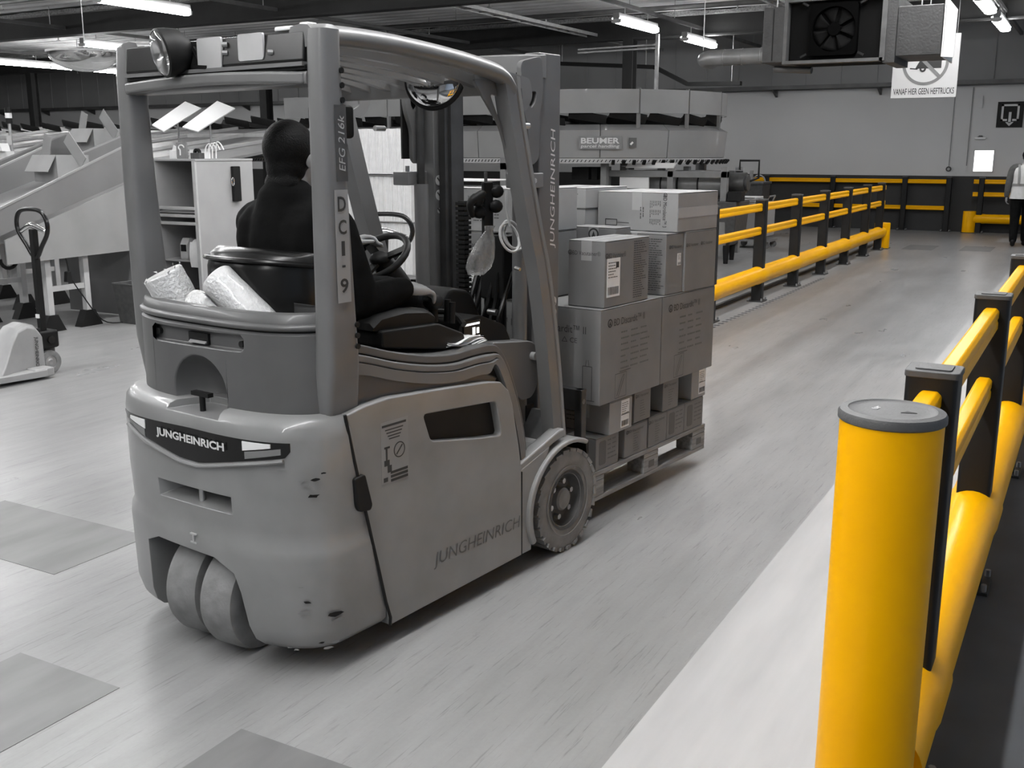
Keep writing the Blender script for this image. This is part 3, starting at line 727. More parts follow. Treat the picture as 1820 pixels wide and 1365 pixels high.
# central free-lift cylinder, chains and hose bundle
obj('free_lift_cylinder', MB().cyl((.09, .47, .15), (.09, .47, 1.30), .05, 20).cyl((.09, .47, 1.3), (.09, .47, 1.34), .06, 20), 'black', FK)
b = MB().box(.02, .15, .37, .50, 1.06, 1.34); obj('valve_block', b, 'black', FK, bevel=.008)
b = MB()
for i in range(30): b.cbox((.03, .60, .86+i*.021), (.05, .048, .013))
b.box(.015, .045, .582, .618, .85, 1.48); obj('energy_chain', b, 'black', FK)
for k_, (y0, r_) in enumerate(((.40, .011), (.44, .012), (.50, .011), (.54, .012), (.36, .010))):
    obj('hydraulic_hose', MB().tube([(.03+.01*k_, y0, 1.18), (.015, y0+.01, 1.05), (-.01, y0+.02, .95), (.0, y0-.02, .84), (.03, y0-.01, .70)], r_, 8, smooth=5), 'black_gloss', FK)
for z in (.90, .84): obj('hydraulic_hose', MB().tube([(-.01, .36, z+.05), (-.03, .38, z), (-.035, .43, z-.025), (-.03, .48, z), (-.01, .50, z+.05)], .010, 8, smooth=5), 'grey_mid', FK)
for y0 in (.33, .43, .55): obj('lift_chain', MB().box(.06, .075, y0-.012, y0+.012, .55, 1.15), 'dark_steel', FK)
b = MB()
for i in range(3): b.cyl((-.01, .385, 1.01-i*.05), (-.01, .43, 1.01-i*.05), .014, 12)
obj('hose_fitting', b, 'steel', FK)
# fork carriage and forks
CG = obj('fork_carriage', MB().box(.245, .285, .11, .95, .555, .655).box(.245, .285, .11, .95, .215, .315).box(.245, .285, .105, .145, .215, .655).box(.245, .285, .915, .955, .215, .655), 'dark_steel', FK, bevel=.004)
obj('carriage_pin', MB().cyl((.262, .20, .60), (.262, .105, .60), .012, 10), 'steel', CG)
for y0 in (.27, .66):
    obj('fork', MB().prism([(.285, .60), (.325, .60), (.325, .165), (1.43, .140), (1.43, .125), (.285, .122)], 'y', y0, y0+.12), 'dark_steel', FK, bevel=.004)
obj('carriage_roller_plate', MB().box(.19, .245, .30, .33, .18, .75).box(.19, .245, .73, .76, .18, .75), 'black', FK)
obj('tilt_cylinder', MB().cyl((-.25, .30, .40), (.05, .30, .52), .03, 14), 'dark_steel', FK)

# ---- cab: seat, armrest, console, steering
R = []
for i in range(17):                       # wrap-round backrest, swept along its width
    t = i/16; v = .285+t*.54; e = abs(t-.5)*2; u = -1.235+.16*e**2.6
    R.append([(u-.055, v, .98), (u-.062, v, 1.18), (u-.060, v, 1.30), (u-.045, v, 1.352-.02*e**3), (u-.005, v, 1.372-.025*e**3), (u+.05, v, 1.36-.03*e**3), (u+.075, v, 1.30), (u+.07, v, 1.1), (u+.05, v, .98)])
seat = obj('seat_backrest', MB().loft(R), 'black_gloss', FK, ang=50)
obj('backrest_piping', MB().tube([(-1.235+.16*(abs(i/16-.5)*2)**2.6-.066, .285+i/16*.54, 1.335-.02*(abs(i/16-.5)*2)**3) for i in range(17)], .009, 8), 'black_gloss', seat)
obj('seat_cushion', MB().prism(offset_round([(-1.16, .97), (-1.14, 1.08), (-.70, 1.10), (-.64, 1.07), (-.66, .97)], .03), 'y', .29, .82), 'black', FK, bevel=.02)
arm = obj('armrest', MB().loft([[(u, .19+v, z) for v, z in ((-.045, z0), (.045, z0), (.05, z1-.015), (.03, z1), (-.03, z1), (-.05, z1-.015))] for u, z0, z1 in ((-1.02, 1.09, 1.115), (-.98, 1.085, 1.140), (-.86, 1.075, 1.148), (-.74, 1.065, 1.135), (-.70, 1.062, 1.115))]), 'black', FK)
obj('armrest_console', MB().prism(offset_round([(-1.0, 1.09), (-.70, 1.078), (-.555, 1.022), (-.548, .985), (-.64, .972), (-1.0, 1.03)], .015), 'y', .12, .28), 'black', arm, bevel=.008)
obj('joystick', MB().cyl((-.60, .235, 1.06), (-.60, .235, 1.12), .018, 12).sphere((-.60, .235, 1.135), (.045, .035, .03), 16, 10).cyl((-.535, .20, 1.05), (-.53, .20, 1.13), .013, 10).cyl((-.515, .24, 1.05), (-.51, .24, 1.135), .013, 10), 'black', arm)
dsp = obj('display_housing', MB().prism(offset_round([(-.50, .975), (-.475, 1.052), (-.36, 1.060), (-.20, 1.0), (-.15, .92), (-.48, .93)], .015), 'y', .20, .42), 'black', FK, bevel=.01)
obj('display_hood', MB().tube([(-.485, .18, 1.04), (-.46, .24, 1.066), (-.45, .32, 1.074), (-.46, .41, 1.06)], .012, 8, smooth=4), 'black', dsp)
DC = Vector((-.435, .2, 1.005))
sc = obj('display_screen', MB().box(-.470, -.368, .192, .200, .968, 1.045), 'black_gloss', dsp)
sc.matrix_parent_inverse = Matrix.Identity(4)
for u0, u1, z0, z1 in ((-.465, -.375, 1.028, 1.036), (-.462, -.372, .974, .983), (-.418, -.402, .989, 1.018), (-.392, -.378, .992, 1.015)):
    obj('screen_symbol', MB().box(u0, u1, .190, .193, z0, z1), 'screen_white', sc)
SWC = Vector((-.565, .545, 1.285)); SWN = Vector((-.62, .0, .78)).normalized()
q_ = SWN.to_track_quat('Z', 'Y').to_matrix()
def on_wheel(a, r, z=0): return SWC + q_ @ Vector((math.cos(a)*r, math.sin(a)*r, z))
stw = obj('steering_wheel', MB().tube([on_wheel(2*PI*i/28, .125) for i in range(28)], .014, 10, closed=True), 'black', FK)
b = MB()
for a in (.5, 2.6, 4.71): b.bar(on_wheel(a, .03, -.01), on_wheel(a, .122, 0), .035, .012, tuple(SWN))
b.sphere(SWC-SWN*.012, (.045, .045, .03), 16, 8); obj('steering_spokes', b, 'black', stw)
obj('steering_column', MB().limb([tuple(SWC-SWN*.02), tuple(SWC-SWN*.18), (-.28, .545, .85)], [.04, .06, .075]), 'black', FK)
obj('dashboard', MB().prism(offset_round([(-.42, 1.02), (-.30, 1.15), (-.16, 1.12), (-.06, .93), (-.05, .62), (-.30, .62), (-.40, .90)], .04), 'y', .40, .92), 'black', FK, bevel=.02)
obj('console_arm', MB().prism(offset_round([(-.36, .955), (-.10, .925), (-.05, .90), (-.05, .72), (-.09, .68), (-.16, .68), (-.30, .80)], .02), 'y', .14, .40), 'truck_dark', FK, bevel=.008)
obj('console_knob', MB().cyl((-.09, .14, .86), (-.09, .118, .86), .017, 14), 'grey_mid', FK)
obj('antenna_rod', MB().tube([(-.12, .18, 1.22), (-.12, .205, 1.225)], .008, 8), 'steel', FK)
# ------------------------------------------------------------------ pallet and its load
FM = Matrix.Translation(FL_LOC) @ Matrix.Rotation(FL_ROT, 4, 'Z')
def fw(u, v, z): return FM @ Vector((u, v, z))
pal = thing('pallet', 'worn wooden pallet carried on the forks under the stacked boxes', 'pallet', fw(.945, .53, 0), FL_ROT)
PZ = .082
plank = {}
def pal_part(name, x0, x1, y0, y1, z0, z1):
    key = (round(x1-x0, 3), round(y1-y0, 3), round(z1-z0, 3)); c = ((x0+x1)/2, (y0+y1)/2, (z0+z1)/2+PZ)
    if key in plank: inst(plank[key], pal, c, name=name)
    else:
        b = MB().cbox((0, 0, 0), (x1-x0, y1-y0, z1-z0)); plank[key] = obj(name, b, 'wood', pal, bevel=.003, seg=1, loc=c)
for y0, y1 in ((-.4, -.255), (-.17, -.07), (-.0725+.0, .0725), (.0, .0)):
    pass
for y0, y1 in ((-.4, -.255), (-.2105, -.1105), (-.0725, .0725), (.1105, .2105), (.255, .4)): pal_part('deck_board', -.6, .6, y0, y1, .122, .144)
for x0, x1 in ((-.6, -.455), (-.0725, .0725), (.455, .6)): pal_part('stringer_board', x0, x1, -.4, .4, .10, .122)
for x0, x1 in ((-.6, -.455), (-.0725, .0725), (.455, .6)):
    for y0, y1 in ((-.4, -.30), (-.0725, .0725), (.30, .4)): pal_part('block', x0, x1, y0, y1, .022, .10)
for y0, y1 in ((-.4, -.30), (-.0725, .0725), (.30, .4)): pal_part('bottom_board', -.6, .6, y0, y1, 0, .022)
quad('brand_mark', pal, (.527, -.4005, PZ+.06), (1, 0, 0), UPZ, .055, .035, 'print_grey')
quad('brand_mark', pal, (0, -.4005, PZ+.06), (1, 0, 0), UPZ, .055, .035, 'print_grey')

def logo(parent, c, right, up, r):
    c = Vector(c); R_ = Vector(right).normalized(); U_ = Vector(up).normalized(); n = R_.cross(U_); b = MB()
    b.lathe([(r*.72, .0006), (r, .0006), (r, .0009), (r*.72, .0009)], c, n, 20)
    o = obj('logo_ring', b, 'print', parent)
    b = MB(); b.add([c+n*.0008+R_*x*r+U_*y*r for x, y in ((-.5, -.75), (.0, .55), (.5, -.75), (.0, -.35))], [(0, 1, 2, 3)])
    obj('logo_spark', b, 'print', o, recalc=False)
def print_block(parent, c, right, up, w, hgt, cols, lines, rnd, m='print_grey', name='small_print', th=.30):
    c = Vector(c); R_ = Vector(right).normalized(); U_ = Vector(up).normalized(); n = R_.cross(U_); b = MB(); cwid = w/cols
    for i in range(cols):
        for k_ in range(lines):
            L_ = cwid*rnd.uniform(.45, .85); y = hgt/2-(k_+.5)*hgt/lines; x = -w/2+i*cwid
            x_ = x
            while x_ < x+L_:
                q_ = rnd.uniform(.006, .016)*max(1, cwid/.1)
                hh = hgt/lines*th
                b.add([c+n*.0008+R_*a+U_*e for a, e in ((x_, y-hh/2), (x_+q_, y-hh/2), (x_+q_, y+hh/2), (x_, y+hh/2))], [(0, 1, 2, 3)]); x_ += q_*1.22
    return obj(name, b, m, parent, recalc=False, kind='stuff')
def address_label(parent, c, right, up, w, hgt, rnd, square=False):
    lb = quad('shipping_label', parent, c, right, up, w, hgt, 'paper', depth=.0012)
    c = Vector(c); R_ = Vector(right).normalized(); U_ = Vector(up).normalized(); n = R_.cross(U_)
    b = MB(); x = -w*.42
    while x < w*.42:
        q_ = w*rnd.uniform(.012, .04); b.add([c+n*.0018+R_*a+U_*e for a, e in ((x, -hgt*.44), (x+q_, -hgt*.44), (x+q_, -hgt*.24), (x, -hgt*.24))], [(0, 1, 2, 3)]); x += q_+w*rnd.uniform(.015, .035)
    obj('barcode', b, 'print', lb, recalc=False, kind='stuff')
    print_block(lb, c+U_*hgt*.2+n*.001, right, up, w*.85, hgt*.45, 1, 6, rnd, 'print')
    if square:
        quad('print_square', lb, c+R_*w*.28+U_*hgt*.32+n*.001, right, up, w*.22, w*.24, 'print')
BX = {}
def carton(label, u0, u1, v0, v1, z0, z1, m='card', rot=0., group='cartons on the pallet', tape=True, name='cardboard_box'):
    L_, W_, H_ = u1-u0, v1-v0, z1-z0; c = fw((u0+u1)/2, (v0+v1)/2, z0+.0005)
    t = thing(name, label, 'box', c, FL_ROT+rot, group)
    obj('carton_body', MB().box(-L_/2, L_/2, -W_/2, W_/2, 0, H_-.004), m, t, bevel=.004, seg=1)
    for s in (-1, 1):       # closing flaps with a seam between them
        obj('top_flap', MB().box(-L_/2+.001, L_/2-.001, min(s*.002, s*(W_/2-.001)), max(s*.002, s*(W_/2-.001)), H_-.004, H_), m, t, bevel=.0015, seg=1)
    if tape:
        obj('packing_tape', MB().box(-L_/2-.0008, L_/2+.0008, -.028, .028, H_-.0002, H_+.0006).box(-L_/2-.001, -L_/2, -.028, .028, H_-.09, H_).box(L_/2, L_/2+.001, -.028, .028, H_-.09, H_), 'tape', t)
    t['_d'] = (L_, W_, H_); return t
def rear(t, y, z): return (-t['_d'][0]/2-.0006, y, z), (0, -1, 0), UPZ      # rear face (towards the camera-left)
def side(t, x, z): return (x, -t['_d'][1]/2-.0006, z), (1, 0, 0), UPZ       # right flank
rn = random.Random(11); PB = PZ+.144
low = [(.42, .626, PB, .385, 'h'), (.682, .905, PB, .382, 't'), (.919, 1.106, PB, .385, 't'), (1.108, 1.300, PB, .385, 'h'), (1.302, 1.520, PB, .386, 'h')]
posn = ['nearest the front wheel', 'second from the front wheel', 'third from the front wheel', 'fourth from the front wheel', 'at the far end of the pallet']
for i, (u0, u1, z0, z1, kd) in enumerate(low):
    t = carton('small carton in the bottom row on the pallet, %s' % posn[i], u0, u1, .135, .40, z0, z1)
    if kd == 'h':
        c, r_, u_ = side(t, -(u1-u0)*.22, (z1-z0)*.5); q = [(.03, -.05), (.03, .05), (.02, .058), (-.02, .058), (-.03, .05), (-.03, -.05), (-.02, -.058), (.02, -.058)]
        b = MB(); b.prism([(c[0]+x, c[2]+y) for x, y in q], 'y', c[1]-.0006, c[1]+.0004); obj('dark_emblem', b, 'print_grey', t)
        print_block(t, side(t, (u1-u0)*.2, (z1-z0)*.55)[0], r_, u_, .085, .11, 2, 5, rn)
    else:
        text('lettering', 'BD Vacutainer', t, *side(t, -.005, (z1-z0)*.82), .15, .014, 'print'); logo(t, side(t, -.09, (z1-z0)*.82)[0], RT, UPZ, .010)
        print_block(t, *side(t, .0, (z1-z0)*.42), .06, .10, 1, 8, rn)
up = [(.504, .712, .386, .545, 'l'), (.768, .930, .386, .552, 't'), (1.057, 1.225, .386, .552, 't'), (1.375, 1.540, .387, .552, 'l')]
for i, (u0, u1, z0, z1, kd) in enumerate(up):
    t = carton('small carton under the large boxes, second row, %s' % ['white label, behind the carriage', 'unlabelled, nearer the truck', 'unlabelled, further off', 'white label, far end'][i], u0, u1, .115 if i == 0 else .135, .40, z0, z1, 'card_light' if kd == 'l' else 'card')
    if kd == 'l':
        address_label(t, *side(t, .035, (z1-z0)*.52), .075, .135, rn); quad('label_rule', t, (.035, -t['_d'][1]/2-.0025, (z1-z0)*.50), RT, UPZ, .075, .003, 'print', depth=.0006)
        print_block(t, *rear(t, .05, .08), .10, .08, 1, 4, rn)
    else:
        text('lettering', 'BD Vacutainer', t, *side(t, .0, (z1-z0)*.80), .11, .013, 'print'); logo(t, side(t, -.066, (z1-z0)*.80)[0], RT, UPZ, .009)
        print_block(t, *side(t, .0, (z1-z0)*.40), .055, .09, 1, 7, rn)
for i, v0 in enumerate((.42, .66)):      # inner rows that carry the load
    carton('small carton in the %s row behind the outer one, mostly hidden' % ['middle', 'left-hand'][i], .40, 1.50, v0, v0+.23, PB, .552, tape=False)
# large cartons
def syringe(t, c, r_, u_, w, hgt, tilt=True):
    c = Vector(c); R_ = Vector(r_); U_ = Vector(u_); n = R_.cross(U_); b = MB()
    def ln(x0, y0, x1, y1, th=.0022):
        a = Vector((x0, y0)); e = Vector((x1, y1)); d_ = (e-a).normalized(); p_ = Vector((-d_.y, d_.x))*th/2
        b.add([c+n*.0008+R_*q.x+U_*q.y for q in (a-p_, e-p_, e+p_, a+p_)], [(0, 1, 2, 3)])
    for a, e in (((-w/2, -hgt/2), (w/2, -hgt/2)), ((w/2, -hgt/2), (w/2, hgt/2)), ((w/2, hgt/2), (-w/2, hgt/2)), ((-w/2, hgt/2), (-w/2, -hgt/2))):
        if tilt: ln(*a, *e)
    if tilt:
        ln(-w*.32, -hgt*.42, w*.12, hgt*.30, .003); ln(-w*.18, -hgt*.46, w*.28, hgt*.26, .003); ln(w*.12, hgt*.30, w*.30, hgt*.42); ln(w*.28, hgt*.26, w*.30, hgt*.42)
    else:
        ln(-w/2, -hgt*.4, -w/2, hgt*.4, .003); ln(w/2, -hgt*.4, w/2, hgt*.4, .003); ln(-w*.8, -hgt*.4, w*.8, -hgt*.4, .003); ln(-w/2, hgt*.4, w/2, hgt*.4, .003); ln(-w*.2, hgt*.4, -w*.1, hgt*.55); ln(w*.2, hgt*.4, w*.1, hgt*.55)
    obj('syringe_drawing', b, 'print', t, recalc=False, kind='stuff')
names = ['large syringe carton on the pallet, nearest the mast on the right', 'large syringe carton at the far right end of the load', 'large syringe carton seen low between the mast uprights', 'large syringe carton hidden at the far left of the load']
for i, (u0, u1, v0, v1) in enumerate(((.385, .953, .10, .495), (.957, 1.535, .10, .495), (.385, .953, .505, .91), (.957, 1.535, .505, .91))):
    t = carton(names[i], u0, u1, v0, v1, .5525, .997 if i % 2 == 0 else .995, tape=False)
    H_ = .44
    if i < 2:
        text('lettering', 'BD Discardit\u2122 II', t, *side(t, -.03, .375), .28, .034, 'print'); logo(t, side(t, -.205, .375)[0], RT, UPZ, .020)
        print_block(t, *side(t, .03, .235), .27, .20, 3, 7 - i, rn, th=.26)
        syringe(t, *side(t, -.10, .07), .10, .115)
        quad('print_rule', t, *side(t, -.06, .135), .10, .0022, 'print', depth=.0008)
    if i in (0, 2):
        text('lettering', 'BD Discardit\u2122 II', t, *rear(t, .03, .345), .30, .036, 'print'); logo(t, rear(t, .22, .345)[0], (0, -1, 0), UPZ, .021)
        text('lettering', '\u25b3 CE', t, *rear(t, -.03, .295), .085, .026, 'print')
        syringe(t, *rear(t, -.13, .10), .05, .20, False)
def named(label, u0, u1, v0, v1, z0, z1, m='card', **k): return carton(label, u0, u1, v0, v1, z0, z1, m, **k)
t = named('medium carton with a white address label standing nearest the mast', .424, .822, .108, .305, .9985, 1.300)
text('lettering', 'BD Vacutainer\u00ae', t, *rear(t, .0, .245), .15, .020, 'print'); logo(t, rear(t, .088, .245)[0], (0, -1, 0), UPZ, .011)
text('lettering', 'BD Vacutainer\u00ae', t, *side(t, -.095, .235), .15, .024, 'print'); logo(t, side(t, -.185, .235)[0], RT, UPZ, .012)
address_label(t, *side(t, -.125, .135), .112, .175, rn, True)
print_block(t, *side(t, .12, .155), .135, .27, 1, 26, rn, 'print', th=.35)
t = named('medium carton with a small white sticker under the wide box', .985, 1.165, .105, .49, .9965, 1.298)
text('lettering', 'BD Vacutainer', t, *side(t, .015, .235), .11, .016, 'print'); logo(t, side(t, -.052, .235)[0], RT, UPZ, .009)
address_label(t, *side(t, .045, .17), .035, .06, rn)
print_block(t, *rear(t, -.13, .15), .12, .26, 1, 24, rn, 'print')
t = named('medium carton with two printed names at the far right end', 1.168, 1.515, .095, .49, .9965, 1.298)
for x in (-.09, .07):
    text('lettering', 'BD Vacutainer', t, *side(t, x, .235), .11, .016, 'print'); logo(t, side(t, x-.068, .235)[0], RT, UPZ, .009)
t = named('wide flat carton on top of the load at right', 1.085, 1.525, .10, .565, 1.2995, 1.493, 'card_light')
text('lettering', 'BD Microlance\u2122 3', t, (-t['_d'][0]/2-.0006, -.16, .10), (0, 0, -1), (0, -1, 0), .155, .022, 'print'); logo(t, (-t['_d'][0]/2-.0006, -.16, .182), (0, 0, -1), (0, -1, 0), .010)
for k_ in range(3): print_block(t, (-t['_d'][0]/2-.0006, -.105, .045+k_*.045), (0, 0, -1), (0, -1, 0), .035, .065, 1, 7, rn, 'print')
print_block(t, (-t['_d'][0]/2-.0006, -.03, .09), (0, 0, -1), (0, -1, 0), .06, .03, 2, 2, rn, 'print')
b = MB(); X_ = -t['_d'][0]/2-.001
for y0, y1, z0, z1 in ((.12, .19, .022, .025), (.12, .19, .052, .055), (.187, .19, .022, .055), (.12, .123, .022, .055), (.05, .12, .037, .039)): b.box(X_-.0006, X_+.001, y0-.005, y1-.005, z0, z1)
obj('needle_drawing', b, 'print', t)
obj('side_tape', MB().box(-t['_d'][0]/2+.002, t['_d'][0]/2, -t['_d'][1]/2-.001, -t['_d'][1]/2, .07, .12), 'tape', t)
t = named('dark flat-topped carton with round emblem behind the labelled one', .835, .975, .30, .56, .9985, 1.328, tape=True)
logo(t, *rear(t, .0, .295), .030)
t = named('lower carton of the pair on top at the centre of the load', .99, 1.40, .58, .91, .9965, 1.405, 'card_light')
print_block(t, *rear(t, .0, .30), .28, .08, 1, 6, rn, 'print')
t = named('upper pale carton of the pair on top at the centre', .985, 1.40, .575, .91, 1.406, 1.510, 'card_light')
print_block(t, *rear(t, -.03, .05), .22, .06, 2, 4, rn)
t = named('carton with a barcode label seen between the mast uprights', .385, .80, .505, .91, .9985, 1.316)
text('lettering', 'BD Vacutainer\u00ae', t, *rear(t, .10, .255), .20, .026, 'print'); logo(t, rear(t, .185, .255)[0], (0, -1, 0), UPZ, .016)
syringe(t, *rear(t, .06, .15), .13, .14); address_label(t, *rear(t, .135, .06), .11, .10, rn)
t = named('topmost carton seen between the mast uprights', .385, .80, .505, .91, 1.317, 1.522, 'card_light')
text('lettering', 'BD Vacutainer', t, (-t['_d'][0]/2-.0006, .15, .09), (0, 0, 1), (0, 1, 0), .16, .014, 'print')
for k_ in range(3): print_block(t, *rear(t, .08, .06+.045*k_), .08, .03, 2, 2, rn, 'print')
print_block(t, *rear(t, -.02, .09), .03, .06, 1, 4, rn, 'print')
# papers and a bottle-like bag on the truck
t = thing('bubble_wrap_roll', 'loose ragged bubble wrap roll at the left of the rear tray', 'packaging roll', fw(-1.32, .80, 1.15), FL_ROT, 'bubble wrap rolls')
def roll(t, p0, p1, r, ragged=0):
    p0 = Vector(p0); p1 = Vector(p1); ax = (p1-p0).normalized(); L_ = (p1-p0).length
    prof = [(.02, 0), (r*.9, 0), (r, .006)]+[(r*(1+.012*math.sin(k_*2.1)), L_*k_/10) for k_ in range(1, 10)]+[(r, L_-.006), (r*.93, L_), (r*.4, L_), (.022, L_-.004), (.022, L_-.05), (0, L_-.05)]
    b = MB().lathe(prof, p0, ax, 30); body = obj('film_body', b, 'bubble', t)
    # loose outer end of the film
    e = ax.orthogonal().normalized(); g = ax.cross(e); b = MB()
    b.grid(lambda a, c: p0+ax*L_*(.02+.96*c)+(e*math.cos(2.2+a*1.1)+g*math.sin(2.2+a*1.1))*(r*(1.01+.10*a*a)), 8, 6)
    obj('loose_end', b, 'bubble', t, recalc=False)
    if ragged:
        b = MB(); rr = random.Random(5)
        for i in range(14):
            a = i*.45; q = p0+ax*L_*rr.uniform(.9, 1.0)+(e*math.cos(a)+g*math.sin(a))*r
            b.add([q, q+ax*.008+e*rr.uniform(-.01, .01), q+ax*.012+g*rr.uniform(-.014, .014)], [(0, 1, 2)])
        obj('torn_edge', b, 'bubble', t, recalc=False, kind='stuff')
roll(t, (.03, -.02, -.06), (-.04, .03, .125), .072, 1)
t = thing('bubble_wrap_roll', 'tilted clean bubble wrap roll leaning against the driver seat', 'packaging roll', fw(-1.30, .50, 1.15), FL_ROT, 'bubble wrap rolls')
roll(t, (.03, -.17, -.08), (-.04, .06, .125), .060)
t = thing('bubble_wrap_roll', 'lowest bubble wrap roll half hidden under the tilted one', 'packaging roll', fw(-1.33, .62, 1.15), FL_ROT, 'bubble wrap rolls')
roll(t, (.03, -.15, -.02), (-.02, .06, .03), .050)
t = thing('paper_bundle', 'crumpled white papers lying on the forklift side cowl', 'papers', fw(-.55, .17, .972), FL_ROT)
for i in range(5):
    z0 = .004+i*.006; a = -.15+i*.09; b = MB()
    b.grid(lambda p, q, z0=z0, a=a, i=i: Matrix.Rotation(a, 3, 'Z') @ Vector(((p-.5)*.22, (q-.5)*.12, z0+.006*math.sin(p*7+i)+.004*math.cos(q*6+2*i))), 10, 6)
    o = obj('paper_sheet', b, 'paper', t, recalc=False); d = o.modifiers.new('solid', 'SOLIDIFY'); d.thickness = .0015
t = thing('notebook', 'small grey notebook lying on the cowl behind the papers', 'notebook', fw(-.83, .20, 1.005), FL_ROT+.2)
obj('cover', MB().box(-.055, .055, -.035, .035, 0, .012), 'grey_light', t, bevel=.003); obj('pages', MB().box(-.052, .053, -.036, .032, .002, .010), 'paper', t)
# plastic bag with a coiled cable hanging from the front pillar
t = thing('plastic_bag', 'clear plastic bag hanging inside the forklift front pillar', 'bag', fw(-.20, .22, 1.20), FL_ROT)
b = MB(); rr = random.Random(2); R = []
for k_, (z, r) in enumerate(((0, .030), (.03, .046), (.07, .050), (.11, .042), (.15, .028), (.18, .014), (.20, .02))):
    R.append([(math.cos(a)*r*1.3*rr.uniform(.85, 1.15)-.03+.0*z, math.sin(a)*r*rr.uniform(.85, 1.15)+.1-z*.35, z) for a in [x*2*PI/16 for x in range(16)]])
obj('bag_film', b.loft(R), 'plastic_bag', t, ang=180)
t = thing('coiled_cable', 'pale coiled cable hung on the inside of the front pillar', 'cable', fw(-.16, .17, 1.30), FL_ROT)
for k_ in range(3):
    obj('cable_loop', MB().tube([(-.045+.034*k_+.058*math.cos(a), .014*k_+.02*math.sin(a), .055+.055*math.sin(a)+.010*(k_ % 2)) for a in [x*2*PI/20 for x in range(20)]], .0055, 8, closed=True), 'grey_light', t)
obj('cable_tail', MB().tube([(-.03, .01, .10), (-.045, .015, .18), (-.04, .02, .24)], .0055, 8, smooth=4), 'grey_light', t)
t = thing('handset_holder', 'black bracket with clamps above the plastic bag on the mast', 'bracket', fw(-.13, .33, 1.40), FL_ROT)
obj('holder_plate', MB().box(-.03, .03, 0, .02, -.05, .17), 'black', t, bevel=.006)
for c in ((-.07, .01, .10), (.05, 0, .13), (.03, -.01, .07), (-.04, .02, .05)): obj('clamp_arm', MB().sphere(c, (.038, .025, .028), 10, 6), 'black', t)
obj('clamp_grip', MB().limb([(-.05, .0, .12), (-.11, .01, .09), (-.10, .01, .04)], [.02, .016, .012]), 'black', t)
# ------------------------------------------------------------------ people
def flesh(name, b, m, parent, voxel=.007, smooth=6, kind=None):
    o = obj(name, b, m, parent, ang=180)
    d = o.modifiers.new('remesh', 'REMESH'); d.mode = 'VOXEL'; d.voxel_size = voxel; d.use_smooth_shade = True
    d = o.modifiers.new('smooth', 'SMOOTH'); d.factor = .5; d.iterations = smooth
    return o
def hand(b, W_, d, nrm, thumb, curl=(.45, .6, .5), s=1., spread=.0, thumb_out=.7):
    W_ = Vector(W_); d = Vector(d).normalized(); nrm = Vector(nrm); nrm = (nrm-d*nrm.dot(d)).normalized()
    sd = d.cross(nrm).normalized()
    if sd.dot(Vector(thumb)) < 0: sd = -sd
    for off, L_ in ((.027, .080), (.009, .086), (-.009, .084), (-.026, .076)):
        b.limb([W_+sd*off*.5*s, W_+(d*L_*.5+sd*off*.9)*s, W_+(d*L_+sd*off)*s], [.017*s, .0155*s, .0125*s], 10, 3)
    for off, L_, r in ((.030, .072, .0095), (.010, .080, .0100), (-.010, .075, .0095), (-.029, .060, .0085)):
        p = W_+(d*.082+sd*off)*s; dd = (d+sd*off*spread*20).normalized(); pts = [p-dd*.01*s, p]
        for k_, f in enumerate((.45, .30, .25)):
            a = curl[k_]; ax = dd.cross(nrm).normalized()
            dd = Matrix.Rotation(-a, 3, ax) @ dd if (Matrix.Rotation(-a, 3, ax) @ dd).dot(nrm) < dd.dot(nrm) else Matrix.Rotation(a, 3, ax) @ dd
            p = p+dd*L_*f*s; pts.append(p)
        b.limb(pts, [r*1.05*s, r*s, r*.95*s, r*.88*s, r*.78*s], 9, 3)
    p = W_+(d*.022+sd*.024)*s; t1 = (d*.65+sd*thumb_out-nrm*.25).normalized(); t2 = (d*.9+sd*.25-nrm*.35).normalized()
    b.limb([p, p+t1*.038*s, p+t1*.038*s+t2*.028*s, p+t1*.038*s+t2*.050*s], [.0155*s, .012*s, .0105*s, .0085*s], 9, 3)
def head(b, c, fwd, s=1.):      # c = centre of the skull, fwd = facing direction
    c = Vector(c); f = Vector(fwd).normalized(); up_ = Vector((0, 0, 1)); l_ = up_.cross(f).normalized()
    M_ = Matrix((f, l_, up_)).transposed().to_4x4(); M_.translation = c; st = len(b.v)
    b.sphere((-.010*s, 0, .030*s), (.098*s, .078*s, .092*s), 24, 16)         # skull
    b.sphere((.030*s, 0, -.035*s), (.062*s, .060*s, .085*s), 20, 14)         # face
    b.sphere((.055*s, 0, -.092*s), (.030*s, .034*s, .026*s), 14, 10)         # chin
    b.limb([(.088*s, 0, .012*s), (.104*s, 0, -.020*s), (.096*s, 0, -.034*s)], [.010*s, .014*s, .012*s], 10, 2)   # nose
    for q in (-1, 1):
        b.sphere((-.004*s, q*.079*s, -.008*s), (.018*s, .010*s, .031*s), 12, 8)       # ears
        b.sphere((.076*s, q*.030*s, .018*s), (.016*s, .022*s, .009*s), 10, 6)         # brows
    b.sphere((.082*s, 0, -.062*s), (.014*s, .026*s, .007*s), 10, 6)          # mouth
    b.xf(M_, st)
def eyes(parent, c, fwd, s=1.):
    c = Vector(c); f = Vector(fwd).normalized(); l_ = Vector((0, 0, 1)).cross(f).normalized()
    for q in (-1, 1): obj('eye', MB().sphere(c+f*.083*s+l_*q*.030*s+Vector((0, 0, .000)), .0105*s, 10, 6), 'white', parent)
